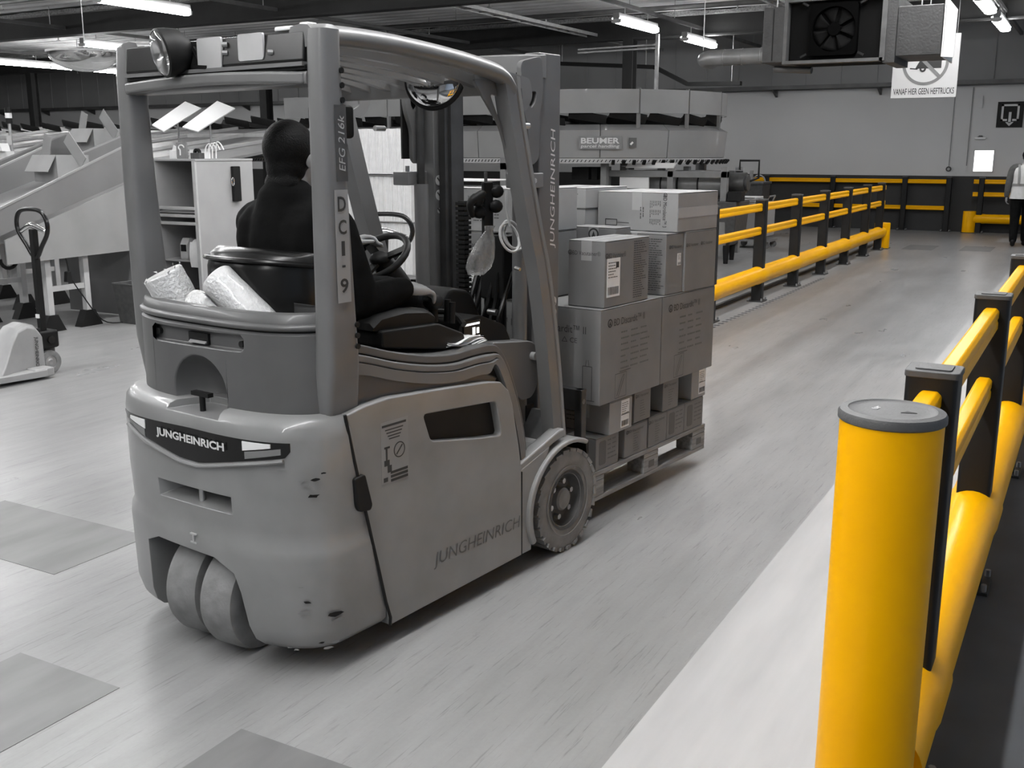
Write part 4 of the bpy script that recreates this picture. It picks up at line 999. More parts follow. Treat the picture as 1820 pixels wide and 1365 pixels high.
# driver: built in the truck's own axes
DR = thing('person', 'driver in black jacket and dark hair seated in the forklift, right hand on the joystick', 'person', fw(-.95, .53, 0), FL_ROT)
O = Vector((-.95, .53, 0))
def D(u, v, z): return tuple(Vector((u, v, z))-O)
b = MB(); HC = Vector(D(-.995, .535, 1.668)); FW = (.985, .12, -.03)
head(b, HC, FW)
b.limb([D(-1.01, .535, 1.60), D(-1.02, .535, 1.53), D(-1.02, .535, 1.46)], [.058, .060, .075], 16)
b.limb([D(-1.0, .535, 1.44), D(-.99, .535, 1.3), D(-.97, .535, 1.14)], [.11, .12, .13], 18)
RS, RE, RW = D(-1.0, .335, 1.43), D(-.985, .225, 1.180), D(-.765, .225, 1.205)
LS, LE, LW = D(-1.0, .735, 1.43), D(-.83, .80, 1.21), D(-.640, .665, 1.325)
b.limb([D(-1.01, .50, 1.45), RS, RE], [.055, .055, .042]); b.limb([RE, RW], [.04, .029])
b.limb([D(-1.01, .57, 1.45), LS, LE], [.055, .055, .042]); b.limb([LE, LW], [.04, .029])
hand(b, RW, (.93, .05, -.10), (0.1, -.25, 1), (0, 1, .1), curl=(.30, .65, .5), s=1.2)
hand(b, LW, (.72, -.35, .30), (-.2, .35, 1), (.2, -1, .2), curl=(.55, .8, .6), s=1.08)
for q in (-1, 1): b.limb([D(-.96, .53+q*.10, 1.14), D(-.62, .53+q*.13, 1.13), D(-.50, .53+q*.13, .95), D(-.42, .53+q*.13, .60), D(-.30, .53+q*.13, .545)], [.085, .065, .05, .04, .04])
bd = flesh('body', b, 'skin', DR, .0058, 5); eyes(DR, HC, FW)
b = MB()
b.limb([D(-1.03, .535, 1.50), D(-1.025, .535, 1.40), D(-1.0, .535, 1.25), D(-.97, .535, 1.09)], [.115, .150, .165, .165], 22)
for q in (-1, 1): b.limb([D(-1.02, .535+q*.05, 1.47), D(-1.015, .535+q*.185, 1.435)], [.085, .082], 16)
for q in (-1, 1): b.limb([D(-1.03, .535+q*.10, 1.40), D(-1.0, .535+q*.10, 1.18)], [.125, .125], 16)
b.limb([RS, tuple(Vector(RS).lerp(Vector(RE), .5)+Vector((-.015, -.015, 0))), RE], [.078, .072, .064]); b.limb([RE, tuple(Vector(RE).lerp(Vector(RW), .6)), tuple(Vector(RE).lerp(Vector(RW), .93))], [.062, .056, .046])
b.limb([LS, tuple(Vector(LS).lerp(Vector(LE), .5)), LE], [.078, .072, .062]); b.limb([LE, tuple(Vector(LE).lerp(Vector(LW), .6)), tuple(Vector(LE).lerp(Vector(LW), .93))], [.060, .052, .043])
jk = flesh('jacket', b, 'cloth_black', DR, .011, 4)
obj('collar', MB().lathe([(.082, -.03), (.080, .0), (.076, .035), (.070, .037), (.070, -.03)], D(-1.022, .535, 1.525), (.12, 0, 1), 24), 'cloth_black', jk)
for W0, E0 in ((RW, RE), (LW, LE)):
    d_ = (Vector(W0)-Vector(E0)).normalized(); p = Vector(W0)-d_*.02
    obj('cuff', MB().lathe([(.044, -.03), (.043, .0), (.038, .004), (.032, -.02)], p, d_, 18), 'cloth_black', jk)
b = MB()
for q in (-1, 1): b.limb([D(-.97, .53+q*.09, 1.13), D(-.62, .53+q*.13, 1.13), D(-.50, .53+q*.13, .93), D(-.44, .53+q*.13, .64)], [.11, .085, .07, .06])
b.sphere(D(-.97, .53, 1.12), (.15, .19, .12)); flesh('trousers', b, 'cloth_black', DR, .012, 4)
b = MB()
for q in (-1, 1): b.limb([D(-.44, .53+q*.13, .55), D(-.36, .53+q*.13, .53), D(-.22, .53+q*.135, .515)], [.05, .05, .042])
flesh('shoes', b, 'black', DR, .01, 3)
b = MB(); f = Vector(FW).normalized(); st = 0
b.sphere((-.020, 0, .034), (.100, .088, .100), 24, 16); b.sphere((-.040, 0, -.030), (.066, .075, .070), 20, 12); b.limb([(-.065, -.03, -.09), (-.065, .03, -.09)], [.04, .04])
M_ = Matrix((f, Vector((0, 0, 1)).cross(f).normalized(), Vector((0, 0, 1)))).transposed().to_4x4(); M_.translation = HC; b.xf(M_)
flesh('hair', b, 'hair', DR, .008, 3)
# man in a reflective vest walking away at the far right
WK = thing('person', 'man in pale reflective vest walking away at the right edge of the picture', 'person', (-1.25, 21.25, 0), math.radians(90+6))
b = MB(); HC2 = Vector((.02, -.01, 1.60)); head(b, HC2, (1, .1, -.2), 1.0)
b.limb([(.0, 0, 1.52), (-.01, 0, 1.42)], [.058, .068]); b.limb([(-.01, 0, 1.38), (-.01, 0, 1.15), (0, 0, .95)], [.12, .12, .14], 16)
aL = [(-.01, .195, 1.38), (-.04, .255, 1.13), (-.015, .27, .90)]; aR = [(-.01, -.195, 1.38), (.05, -.24, 1.13), (.18, -.22, .95)]
for a in (aL, aR): b.limb([(-.01, a[0][1]*.4, 1.38)]+a, [.06, .06, .045, .03])
hand(b, aL[2], (.1, .02, -1), (-.1, 1, 0), (1, 0, -.2), curl=(.4, .5, .4), s=1.05); hand(b, aR[2], (.3, 0, -.9), (0, -1, 0), (1, 0, 0), curl=(.4, .5, .4), s=1.05)
lgL = [(0, .095, .92), (-.04, .10, .50), (-.13, .10, .10)]; lgR = [(0, -.095, .92), (.14, -.10, .52), (.16, -.10, .10)]
for a in (lgL, lgR): b.limb(a, [.10, .062, .045])
flesh('body', b, 'skin', WK, .009, 4); eyes(WK, HC2, (1, .1, -.2))
b = MB()
for a in (aL, aR): b.limb([(-.01, a[0][1]*.4, 1.40)]+a[:2]+[tuple(Vector(a[1]).lerp(Vector(a[2]), .95))], [.085, .078, .060, .045])
flesh('sleeves', b, 'cloth_grey', WK, .012, 4)
b = MB().loft([[((x*cs)*w-.01, (y*sn)*w2, z) for x, y, cs, sn in [(1, 1, math.cos(a), math.sin(a)) for a in [k_*2*PI/24 for k_ in range(24)]]] for z, w, w2 in ((.86, .165, .225), (.95, .16, .215), (1.15, .155, .205), (1.30, .155, .215), (1.40, .13, .205), (1.455, .085, .13))], True, True)
vt = obj('vest', b, 'vest', WK, ang=60)
def band_(z0, z1, g):
    return MB().loft([[(math.cos(a)*(.158+g)-.01, math.sin(a)*(.212+g), z) for a in [k_*2*PI/24 for k_ in range(24)]] for z in (z0, z1)], False, False)
obj('reflective_band', band_(1.085, 1.130, .006), 'vest_band', vt, recalc=False)
for q in (-1, 1): obj('reflective_strap', MB().tube([(-.172, q*.10, 1.13), (-.175, q*.105, 1.28), (-.135, q*.11, 1.41), (-.07, q*.11, 1.465)], .022, 6, smooth=3, flat=.3), 'vest_band', vt)
obj('vest_collar', MB().lathe([(.105, 0), (.085, .035), (.075, .035)], (-.01, 0, 1.435), (0, 0, 1), 20), 'vest', vt)
b = MB()
for a in (lgL, lgR): b.limb([a[0], a[1], tuple(Vector(a[1]).lerp(Vector(a[2]), .95))], [.115, .085, .065])
b.sphere((0, 0, .90), (.14, .185, .13)); flesh('trousers', b, 'cloth_black', WK, .013, 4)
b = MB().limb([(-.155, .10, .10), (-.12, .10, .05), (-.02, .10, .035)], [.045, .042, .034]).limb([(.15, -.10, .09), (.19, -.10, .045), (.29, -.10, .035)], [.045, .042, .034])
flesh('shoes', b, 'black', WK, .01, 2)
b = MB().sphere((0, 0, .035), (.106, .090, .095), 20, 12).sphere((-.035, 0, -.015), (.07, .08, .06)); M_.translation = HC2
M_ = Matrix.Rotation(.1, 4, 'Z'); M_.translation = HC2; b.xf(M_); flesh('hair', b, 'hair', WK, .009, 3)
# ------------------------------------------------------------------ left side of the hall
def pallet_jack(label, loc, rotz, steer=0.):
    """local -y = fork tips, handle at the +y end"""
    t = thing('pallet_jack', label, 'pallet jack', loc, rotz, 'hand pallet jacks')
    for x in (-.165, .165):
        f = obj('fork', MB().prism([(.0, .075), (.0, .020), (-1.05, .045), (-1.12, .055), (-1.12, .075)], 'x', x-.075, x+.075), 'jack_grey', t, bevel=.006)
        obj('load_roller', MB().cyl((x-.05, -1.0, .04), (x+.05, -1.0, .04), .038, 14), 'black', f)
    R = []
    for y, w, z0, z1 in ((-.36, .21, .03, .085), (-.30, .20, .03, .16), (-.20, .15, .03, .31), (-.13, .125, .03, .40), (-.05, .115, .03, .425), (.02, .11, .03, .40), (.07, .115, .03, .33)):
        R.append([(-w, y, z0), (w, y, z0), (w*.92, y, z1-.03), (w*.6, y, z1), (-w*.6, y, z1), (-w*.92, y, z1-.03)])
    bd_ = obj('pump_housing', MB().loft(R), 'jack_grey', t, bevel=.012)
    text('lettering', 'JUNGHEINRICH', bd_, (.1165, .0, .19), (0, -.05, -1), (0, 1, 0), .25, .036, 'print', bold=.02)
    obj('cross_plate', MB().box(-.235, .235, -.10, .06, .02, .085), 'jack_grey', t, bevel=.012)
    ps = obj('pump', MB().box(-.07, .09, .05, .22, .20, .34), 'black', t, bevel=.02)
    obj('pump_cylinder', MB().cyl((0, .10, .12), (0, .10, .36), .045, 16).cyl((0, .16, .16), (0, .16, .28), .06, 16), 'dark_steel', ps)
    obj('valve_knob', MB().cyl((.09, .14, .27), (.115, .14, .27), .03, 12), 'black_gloss', ps)
    for x in (-.065, .065):
        wv = obj('steer_wheel', MB().lathe([(.05, -.028), (.084, -.028), (.092, -.018), (.092, .018), (.084, .028), (.05, .028)], (x, .13, .092), (1, 0, 0), 28), 'rubber', t)
        obj('wheel_disc', MB().lathe([(.0, .020), (.02, .024), (.03, .018), (.048, .020), (.052, .027)], (x, .13, .092), (1, 0, 0), 28), 'galv', wv)
    obj('axle_bracket', MB().box(-.03, .03, .09, .17, .09, .20), 'dark_steel', t)
    # handle: straight shaft, open loop with a control bar and lever
    p0 = Vector((.03, .12, .34)); p1 = Vector((.07, .10, 1.12))
    hd = obj('handle_shaft', MB().bar(p0, p1, .055, .045, (0, 1, 0)), 'black', t, bevel=.006)
    L_ = [(0, 0, .90), (.10, 0, 1.0), (.185, 0, 1.10), (.19, 0, 1.19), (.13, 0, 1.255), (0, 0, 1.27), (-.13, 0, 1.255), (-.19, 0, 1.19), (-.185, 0, 1.10), (-.10, 0, 1.0)]
    obj('handle_loop', MB().tube([(x+.07, .10+(z-.9)*-.02, z) for x, y, z in L_], .017, 10, closed=True, smooth=4), 'black_gloss', hd)
    obj('control_lever', MB().limb([(-.08, .10, 1.10), (.01, .10, 1.14), (.07, .10, 1.15), (.15, .10, 1.13), (.22, .10, 1.11)], [.016, .02, .024, .02, .016]), 'chrome', hd)
    obj('shaft_sticker', MB().box(.018, .054, .082, .097, .44, .47), 'white', hd)
    return t
pallet_jack('grey hand pallet jack parked at the left edge of the picture', (-7.10, 5.05, 0), math.radians(-4))
pallet_jack('hand pallet jack behind the forklift, its loop handle seen past the driver', (-4.36, 5.83, 0), math.radians(30))

# sorting chutes: an inclined slide with side boards on trestle legs
def chute(label, x, y0, z0, wid, length, slope, group=None):
    t = thing('sorting_chute', label, 'chute', (x, y0, 0))
    dz = length*slope
    slide = MB(); slide.prism([(0, z0), (length, z0+dz), (length, z0+dz-.03), (0, z0-.03)], 'x', -wid, 0); obj('slide_floor', slide, 'chute', t)
    for i, xx in enumerate((-wid-.012, 0)):
        obj('side_board', MB().prism([(-.02, z0+.16), (length, z0+dz+.30), (length, z0+dz-.04), (-.02, z0-.05)], 'x', xx, xx+.012), 'chute_dark', t)
        obj('board_edge', MB().bar((xx+.006, -.02, z0+.165), (xx+.006, length, z0+dz+.305), .022, .018), 'chute', t)
    obj('apron_board', MB().prism([(.25, z0-.02), (length, z0+dz-.06), (length, z0-.22), (.25, z0-.24)], 'x', .0135, .028), 'chute', t)
    obj('stop_board', MB().box(-wid, 0, -.03, -.005, z0-.05, z0+.10), 'chute', t)
    return t
c1 = chute('inclined parcel chute with two pale boards behind the parked pallet jack', -8.62, 5.75, .93, 1.2, 1.75, .306)
c2 = chute('second parcel chute further left carrying an open carton', -10.15, 6.6, .98, 1.1, 2.3, .28)
c3 = chute('third parcel chute furthest left, mostly hidden', -13.25, 6.6, .95, 1.1, 2.6, .28)
def trestle(t, x, ys, ztop):
    for y in ys:
        lg = obj('leg', MB().box(x-.03, x+.03, y-.03, y+.03, .05, ztop), 'grey_light', t)
        obj('foot', MB().prism([(-.13, 0), (.13, 0), (.05, .16), (-.05, .16)], 'x', x-.05, x+.05), 'black', lg).location = (0, y, 0)
    obj('leg_brace', MB().box(x-.02, x+.02, ys[0], ys[1], .38, .43), 'grey_light', t)
for t, x0 in ((c1, -.08), (c2, -.1), (c3, -.1)):
    for x, ys in ((x0, (.72, 1.15)), (-1.05, (.72, 1.15))): trestle(t, x, ys, .72)
obj('under_panel', MB().box(-1.05, .0, 1.70, 1.73, .02, .95), 'chute_dark', c1)
pc = thing('power_cord', 'dark power cord with a plug block hanging under the nearest chute', 'cord', (-8.60, 6.62, 0))
obj('cord', MB().tube([(0, 0, .72), (0, .02, .60), (.02, .03, .50), (.0, .06, .47), (-.02, .15, .35), (.02, .35, .05), (.1, .55, .008)], .006, 6, smooth=5), 'black', pc); obj('plug_block', MB().prism([(-.03, .47), (.04, .47), (.025, .57), (-.015, .57)], 'x', -.02, .03), 'black', pc, bevel=.006)
hk_ = thing('cable_hook', 'black cable hook under the chute left of the pallet jack handle', 'hook', (-9.0, 6.3, .62))
obj('hook_arc', MB().tube([(.0, .09*math.cos(a), .08+.09*math.sin(a)) for a in [PI+x*PI/8 for x in range(9)]], .018, 8), 'black', hk_)
for lb, x, y, z, sz, op in (('open pale carton lying on the far chute', -10.6, 8.75, 1.66, (.42, .36, .30), 1), ('open carton on the nearest chute beside the forklift pillar', -9.15, 7.10, 1.40, (.40, .36, .26), 1)):
    t = thing('open_carton', lb, 'box', (x, y, z), -.1)
    w, d, h_ = sz
    m_ = 'card_light'
    for q in ((-w/2, -w/2+.006, -d/2, d/2, 0, h_), (w/2-.006, w/2, -d/2, d/2, 0, h_), (-w/2, w/2, -d/2, -d/2+.006, 0, h_), (-w/2, w/2, d/2-.006, d/2, 0, h_), (-w/2, w/2, -d/2, d/2, 0, .006)): obj('carton_wall', MB().box(*q), m_, t)
    obj('flap', MB().bar((0, -d/2, h_), (0, -d/2-.10, h_-.16), w, .006), m_, t); obj('flap', MB().bar((w/2, 0, h_), (w/2+.10, 0, h_+.10), d, .006, (0, 1, 0)), m_, t)
    obj('flap', MB().bar((-w/2, 0, h_), (-w/2-.12, 0, h_+.05), d, .006, (0, 1, 0)), m_, t)
# signal post and white notice at the far left
t = thing('signal_post', 'thin signal post with stacked lamps at the left edge', 'signal lamp', (-12.55, 9.0, 0))
obj('pole', MB().cyl((0, 0, 0), (0, 0, 2.05), .022, 10), 'galv', t)
for i, m_ in enumerate(('black', 'white', 'black')): obj('signal_lamp', MB().cyl((0, 0, 2.05+i*.07), (0, 0, 2.115+i*.07), .042, 14), m_, t)
obj('post_sticker', MB().box(-.05, .05, -.03, -.026, 1.78, 1.90), 'grey_light', t)
t = thing('notice_board', 'white notice board clipped to the signal post at the left edge', 'board', (-12.72, 8.9, 0))
obj('board', MB().box(-.35, .34, -.01, .01, 1.42, 1.70), 'white', t); obj('board_foot', MB().box(-.02, .02, -.012, .012, 0, 1.42), 'galv', t); obj('lamp_hood', MB().prism([(-.1, 1.70), (.2, 1.70), (.16, 1.80), (-.05, 1.76)], 'y', -.06, .06), 'white', t)

# packing cabinet with open front, drawers and clutter
CB = thing('packing_cabinet', 'tall light cabinet with open dark shelf bay behind the forklift seat', 'cabinet', (-9.95, 9.0, 0))
cw_, cd_, ch_ = .69, .95, 1.585
obj('side_panel', MB().box(cw_-.03, cw_, 0, cd_, 0, ch_), 'cabinet', CB, bevel=.003); obj('side_panel', MB().box(0, .03, 0, cd_, 0, ch_), 'cabinet', CB, bevel=.003)
obj('back_panel', MB().box(.03, cw_-.03, cd_-.02, cd_, 0, ch_), 'chute_dark', CB); obj('top_board', MB().box(-.01, cw_+.01, -.01, cd_, ch_, ch_+.025), 'cabinet', CB, bevel=.003)
for z in (1.02, .93, .84): obj('drawer_lip', MB().box(.04, cw_-.03, -.02, .05, z, z+.035), 'grey_light', CB, bevel=.004)
for z in (.98, .40): obj('shelf', MB().box(.03, cw_-.03, .02, cd_-.02, z, z+.02), 'cabinet', CB)
obj('monitor_back', MB().box(.36, .62, .45, .50, 1.04, 1.40), 'black', CB)
obj('door_frame', MB().box(cw_-.045, cw_+.004, -.015, .012, .02, ch_), 'grey_light', CB)
t = thing('label_printer', 'label printer with paper roll on the lower cabinet shelf', 'printer', (-9.55, 9.05, .42))
obj('case', MB().prism(offset_round([(0, 0), (.3, 0), (.3, .22), (.05, .26), (0, .18)], .02), 'x', -.1, .02), 'grey_light', t); obj('keypad', MB().box(-.085, -.0, -.006, .0, .10, .18), 'black', t)
t = thing('paper_roll', 'white roll of label paper hanging in the lower cabinet bay', 'paper roll', (-9.36, 9.03, .42))
obj('roll', MB().lathe([(.03, -.09), (.11, -.09), (.11, .09), (.03, .09)], (0, .1, .14), (1, 0, 0), 24), 'paper', t); obj('paper_tail', MB().grid(lambda a, c: Vector((-.09+.18*a, -.01-.02*math.sin(c*3), .22-.30*c)), 2, 8), 'paper', t, recalc=False)
bn = thing('waste_bin', 'dark waste bin standing on the floor behind the forklift pillar', 'bin', (-8.42, 7.25, 0))
obj('bin_wall', MB().loft([[(-.12, -.10, 0), (.12, -.10, 0), (.12, .10, 0), (-.12, .10, 0)], [(-.16, -.13, .40), (.16, -.13, .40), (.16, .13, .40), (-.16, .13, .40)], [(-.15, -.12, .40), (.15, -.12, .40), (.15, .12, .40), (-.15, .12, .40)], [(-.11, -.09, .02), (.11, -.09, .02), (.11, .09, .02), (-.11, .09, .02)]]), 'rim', bn)
obj('bin_rim', MB().tube([(-.16, -.13, .40), (.16, -.13, .40), (.16, .13, .40), (-.16, .13, .40)], .008, 6, closed=True), 'rim', bn)
clut = [('picture_card', 'grey card with a pale swirl standing on the cabinet top', -9.72, 9.25, (.16, .02, .19), 'grey_mid'), ('folded_papers', 'stack of white papers on the left of the cabinet top', -9.88, 9.3, (.10, .12, .10), 'paper'), ('paper_box', 'low white paper box in the middle of the cabinet top', -9.53, 9.35, (.17, .18, .11), 'paper'), ('tape_dispenser', 'dark tape dispenser at the right end of the cabinet top', -9.37, 9.15, (.13, .10, .07), 'rim')]
for nm, lb, x, y, sz, m_ in clut:
    t = thing(nm, lb, 'stationery', (x, y, ch_+.025), .1)
    obj('body', MB().box(-sz[0]/2, sz[0]/2, -sz[1]/2, sz[1]/2, 0, sz[2]), m_, t, bevel=.006)
    if nm == 'picture_card': obj('swirl', MB().tube([(.0+.04*math.cos(a), -.012, .13+.03*math.sin(a)) for a in [x_*.7 for x_ in range(7)]]+[(-.02, -.012, .04)], .009, 6, smooth=3), 'paper', t)
    if nm == 'tape_dispenser': obj('tape_roll', MB().lathe([(.02, -.02), (.045, -.02), (.045, .02), (.02, .02)], (0, 0, .075), (0, 1, 0), 16), 'black', t)
    if nm == 'paper_box': obj('sheet', MB().box(-.1, .12, -.1, .1, .112, .115), 'white', t)
    if nm == 'folded_papers': obj('sheet', MB().bar((-.05, 0, .0), (.02, 0, .14), .1, .004, (0, 1, 0)), 'white', t)
t = thing('cable_bundle', 'tangle of white cables sticking up above the cabinet top', 'cables', (-9.30, 9.3, ch_+.03))
for i in range(4): obj('cable', MB().tube([(-.10+.06*i, 0, 0), (-.08+.06*i, 0, .12+.02*i), (-.02+.06*i, 0, .17), (.03+.06*i, 0, .10)], .008, 6, smooth=4), 'white', t)
t = thing('wall_pouch', 'tall black pouch hanging on the cabinet side', 'pouch', (-9.255, 9.62, 1.10))
obj('pouch_body', MB().box(0, .05, -.06, .06, 0, .42), 'black', t, bevel=.01); obj('key_ring', MB().tube([(.06, -.09+.02*math.cos(a), .24+.05*math.sin(a)) for a in [x*PI/5 for x in range(10)]], .006, 6, closed=True), 'chrome', t)
t = thing('folding_arm', 'slanted twin-tube arm beside the driver head', 'arm', (-9.27, 10.2, 1.44))
for dz in (0, -.05): obj('arm_tube', MB().cyl((0, 0, .30+dz), (.05, .45, .05+dz), .014, 8), 'black' if dz == 0 else 'galv', t)
obj('arm_base', MB().box(-.02, .10, .40, .52, -.10, .06), 'black', t)
t = thing('funnel_hopper', 'pale funnel-shaped hopper just left of the driver head', 'hopper', (-9.1, 11.2, 0))
obj('hopper_cone', MB().loft([[(-.24, -.1, 1.97), (.24, -.1, 1.97), (.24, .3, 1.97), (-.24, .3, 1.97)], [(.02, .0, 1.40), (.2, .0, 1.40), (.2, .2, 1.40), (.02, .2, 1.40)]]), 'chute', t); obj('hopper_rim', MB().box(-.26, .26, -.12, .32, 1.95, 1.99), 'chute', t); obj('hopper_stand', MB().box(.05, .17, .04, .16, 0, 1.40), 'dark_steel', t)

# white foam board stacks on a dolly, seen through the cab
FS = thing('foam_board_stack', 'two-tier block of white foam boards on edge, seen through the forklift cab', 'foam boards', (-8.68, 11.0, 0))
obj('dolly_deck', MB().box(-.05, 1.16, -.05, .85, .10, .15), 'wood', FS)
for x, y in ((.05, .05), (1.05, .05), (.05, .75), (1.05, .75)): obj('caster', MB().cyl((x-.02, y, .05), (x+.02, y, .05), .05, 14), 'black', FS)
rr = random.Random(9); fb = {}
for tier, (z0, z1, n_) in enumerate(((.151, .80, 9), (.82, 1.385, 7), (1.415, 1.975, 10))):
    x = 0.0 if tier != 1 else .06
    for i in range(n_):
        w = (1.08-x)/n_ if i == 0 else w
        hh = rr.uniform(-.004, .004)
        b = MB(); prof = []
        K = 5
        for k_ in range(K):
            a = k_/K*w; prof += [(x+i*w+a+.003, -.006), (x+i*w+a+w/K*.5, .0+rr.uniform(-.004, .003)), (x+i*w+a+w/K-.003, -.004)]
        b.prism(prof+[(x+i*w+w-.002, .80), (x+i*w+.002, .80)], 'z', z0, z1+hh); obj('foam_board', b, 'foam', FS)
    obj('tier_sheet', MB().box(-.02, 1.12, -.03, .82, z1+.008, z1+.018), 'paper' if tier == 2 else 'card', FS) if tier < 2 else None
# rack of trays
RK = thing('tray_rack', 'open rack of stacked white trays beside the foam boards', 'rack', (-7.49, 11.3, 0))
for x in (0, .80):
    for y in (0, .6): obj('upright', MB().box(x-.015, x+.015, y-.015, y+.015, 0, 1.45), 'dark_steel', RK)
z = .10
for i in range(15):
    tl = rr.uniform(-.10, .10); hh = .02+.02*(i % 3 == 0)
    o = obj('tray', MB().box(.03, .77, .02, .58, 0, hh), 'white' if i % 4 else 'grey_mid', RK, bevel=.004); o.location = (0, 0, z); o.rotation_euler = (0, tl*.6 if tl > 0 else 0, 0); z += .088
for z in (.45, .92): obj('carton_on_rack', MB().box(.10, .40, .05, .5, z, z+.16), 'card', RK)
# two white panels tipped up beside the sorter
for lb, P_ in (('left of the two tilted white panels above the cabinet', ((-13.231, 12.0, 2.115), (-12.968, 12.0, 2.009), (-13.353, 13.2, 2.409), (-13.721, 13.2, 2.527))),
               ('right of the two tilted white panels above the cabinet', ((-12.57, 12.0, 2.073), (-12.241, 12.0, 2.002), (-12.595, 13.2, 2.394), (-12.986, 13.2, 2.519)))):
    A_ = [Vector(p) for p in P_]; o_ = (A_[0]+A_[1])/2; t = thing('tilted_panel', lb, 'panel', o_)
    n_ = (A_[1]-A_[0]).cross(A_[3]-A_[0]).normalized()
    b = MB(); L2 = [p-o_ for p in A_]; b.loft([L2, [p-n_*.02 for p in L2]]); obj('panel_sheet', b, 'white', t, bevel=.004)
    obj('panel_stay', MB().cyl(tuple((L2[0]+L2[2])/2-n_*.02), tuple((L2[0]+L2[2])/2-n_*.02-Vector((0, 0, .45))), .015, 8), 'galv', t)
# ------------------------------------------------------------------ loop sorter with curved guard
SY = 15.0; SR = 2.2; SX = -7.9
def path(d, off=0.):
    """distance along the loop -> point and outward normal; d=0 at the far left of the front straight"""
    L1 = SX+26.0; arc = PI*SR
    if d <= L1: return Vector((-26.0+d, SY-off, 0)), Vector((0, -1, 0))
    if d <= L1+arc:
        a = (d-L1)/SR; nrm = Vector((math.sin(a), -math.cos(a), 0)); return Vector((SX, SY+SR, 0))+nrm*(SR+off), nrm
    return Vector((SX-(d-L1-arc), SY+2*SR+off, 0)), Vector((0, 1, 0))
LT = SX+26.0+PI*SR+14.0
def sweep_path(prof, d0, d1, step=.25, closed=True):
    n_ = max(2, int((d1-d0)/step)); R = []
    for i in range(n_+1):
        p, nr = path(d0+(d1-d0)*i/n_); R.append([p+nr*o_+Vector((0, 0, z)) for o_, z in prof])
    return MB().loft(R, closed=closed)
ST = thing('loop_sorter', 'long grey loop sorter with curved guard panels behind the pallet load', 'sorter')
L1 = SX+26.0
seams = [0, 4, 8, 11.2, 14.2, 17.0, 19.1, 20.2, 22.0, 24.5, 28, 32, LT]
for a, c in zip(seams[:-1], seams[1:]):
    obj('guard_panel', sweep_path([(0, 1.59), (.02, 1.60), (.06, 2.02), (-.10, 2.11), (-.13, 2.11), (.02, 2.01), (-.02, 1.60)], a+.006, c-.006), 'conveyor', ST, ang=30)
obj('lower_flange', sweep_path([(.05, 1.515), (.05, 1.59), (-.05, 1.59), (-.05, 1.515)], 0, LT), 'grey_light', ST, ang=30)
b = MB(); d = 12.0
while d < 23.5:
    p, nr = path(d); tg = Vector((-nr.y, nr.x, 0)); q = p+nr*.052+Vector((0, 0, 1.552))
    b.bar(q-tg*.012-Vector((0, 0, .018)), q+tg*.012+Vector((0, 0, .018)), .012, .006, tuple(nr)); d += .062
obj('flange_slots', b, 'black', ST, kind='stuff')
for d in [19.3+i*.16 for i in range(26)]:
    p, nr = path(d); q = p+nr*.06; obj('comb_tooth', MB().bar(q+Vector((0, 0, 1.50)), q+nr*.05+Vector((0, 0, 1.56)), .05, .03, tuple(nr)), 'black', ST)
useams = [12.9, 15.2, 17.6, 19.7, 20.6, 21.6, 23.2]
for a, c in zip(useams[:-1], useams[1:]):
    obj('upper_guard', sweep_path([(.04, 2.28), (.04, 2.64), (.0, 2.64), (.0, 2.28)], a+.012, c-.012), 'conveyor', ST, ang=30)
    p, nr = path(c); obj('guard_strut', MB().box(-.025, .025, -.025, .025, 2.05, 2.66), 'grey_mid', ST).location = p+nr*.0
# tilt trays riding the loop
d = .4; i = 0; trm = None
while d < LT-1:
    p, nr = path(d); tg = Vector((-nr.y, nr.x, 0)); a = math.atan2(tg.y, tg.x)
    if trm is None:
        R = [[(x, y, z) for y, z in ((-.33, .10+.02), (-.28, .02), (.28, -.0), (.33, .08), (.33, .05), (.28, -.03), (-.28, -.01), (-.33, .09))] for x in (-.30, -.26, .26, .30)]
        trm = obj('tilt_tray', MB().loft(R), 'black', ST); o = trm
    else: o = inst(trm, ST)
    o.location = p-nr*.38+Vector((0, 0, 2.16)); o.rotation_euler = (.10*math.sin(i*1.7), .16, a); d += .66; i += 1
obj('running_rail', sweep_path([(-.25, 1.95), (-.20, 1.95), (-.20, 2.10), (-.25, 2.10)], 0, LT, .4), 'galv', ST)
obj('inner_fairing', sweep_path([(-.80, 1.60), (-.76, 1.60), (-.76, 2.12), (-.80, 2.12)], 0, LT, .4), 'chute_dark', ST)
for x in (-24, -20, -16, -12.6, -10.4, -8.3):
    for y in (SY-.02, SY-.75):
        obj('support_leg', MB().box(x-.05, x+.05, y+.30, y+.40, 0, 1.60), 'grey_mid', ST)
    obj('support_beam', MB().box(x-.05, x+.05, SY-.45, SY+.70, 1.42, 1.52), 'grey_mid', ST)
for a in (.5, 1.0, 1.6, 2.3): 
    q = Vector((SX, SY+SR, 0))+Vector((math.sin(a), -math.cos(a), 0))*(SR-.25); obj('support_leg', MB().box(q.x-.05, q.x+.05, q.y-.05, q.y+.05, 0, 1.60), 'grey_mid', ST)
# sloping apron that feeds the chutes, with white guide strips
AP = obj('apron_sheet', MB().prism([(SY-.05, 2.10), (SY-.05, 2.06), (9.7, 1.36), (9.7, 1.40)], 'x', -26, -10.9), 'chute', ST)
for i in range(11):
    x = -25+i*1.35; obj('guide_strip', MB().bar((x, SY-.1, 2.12), (x-.55, 10.2, 1.50), .07, .05), 'grey_light', ST)
obj('apron_edge', MB().box(-26, -10.9, SY-1.25, SY-1.20, 1.93, 2.00), 'grey_light', ST)
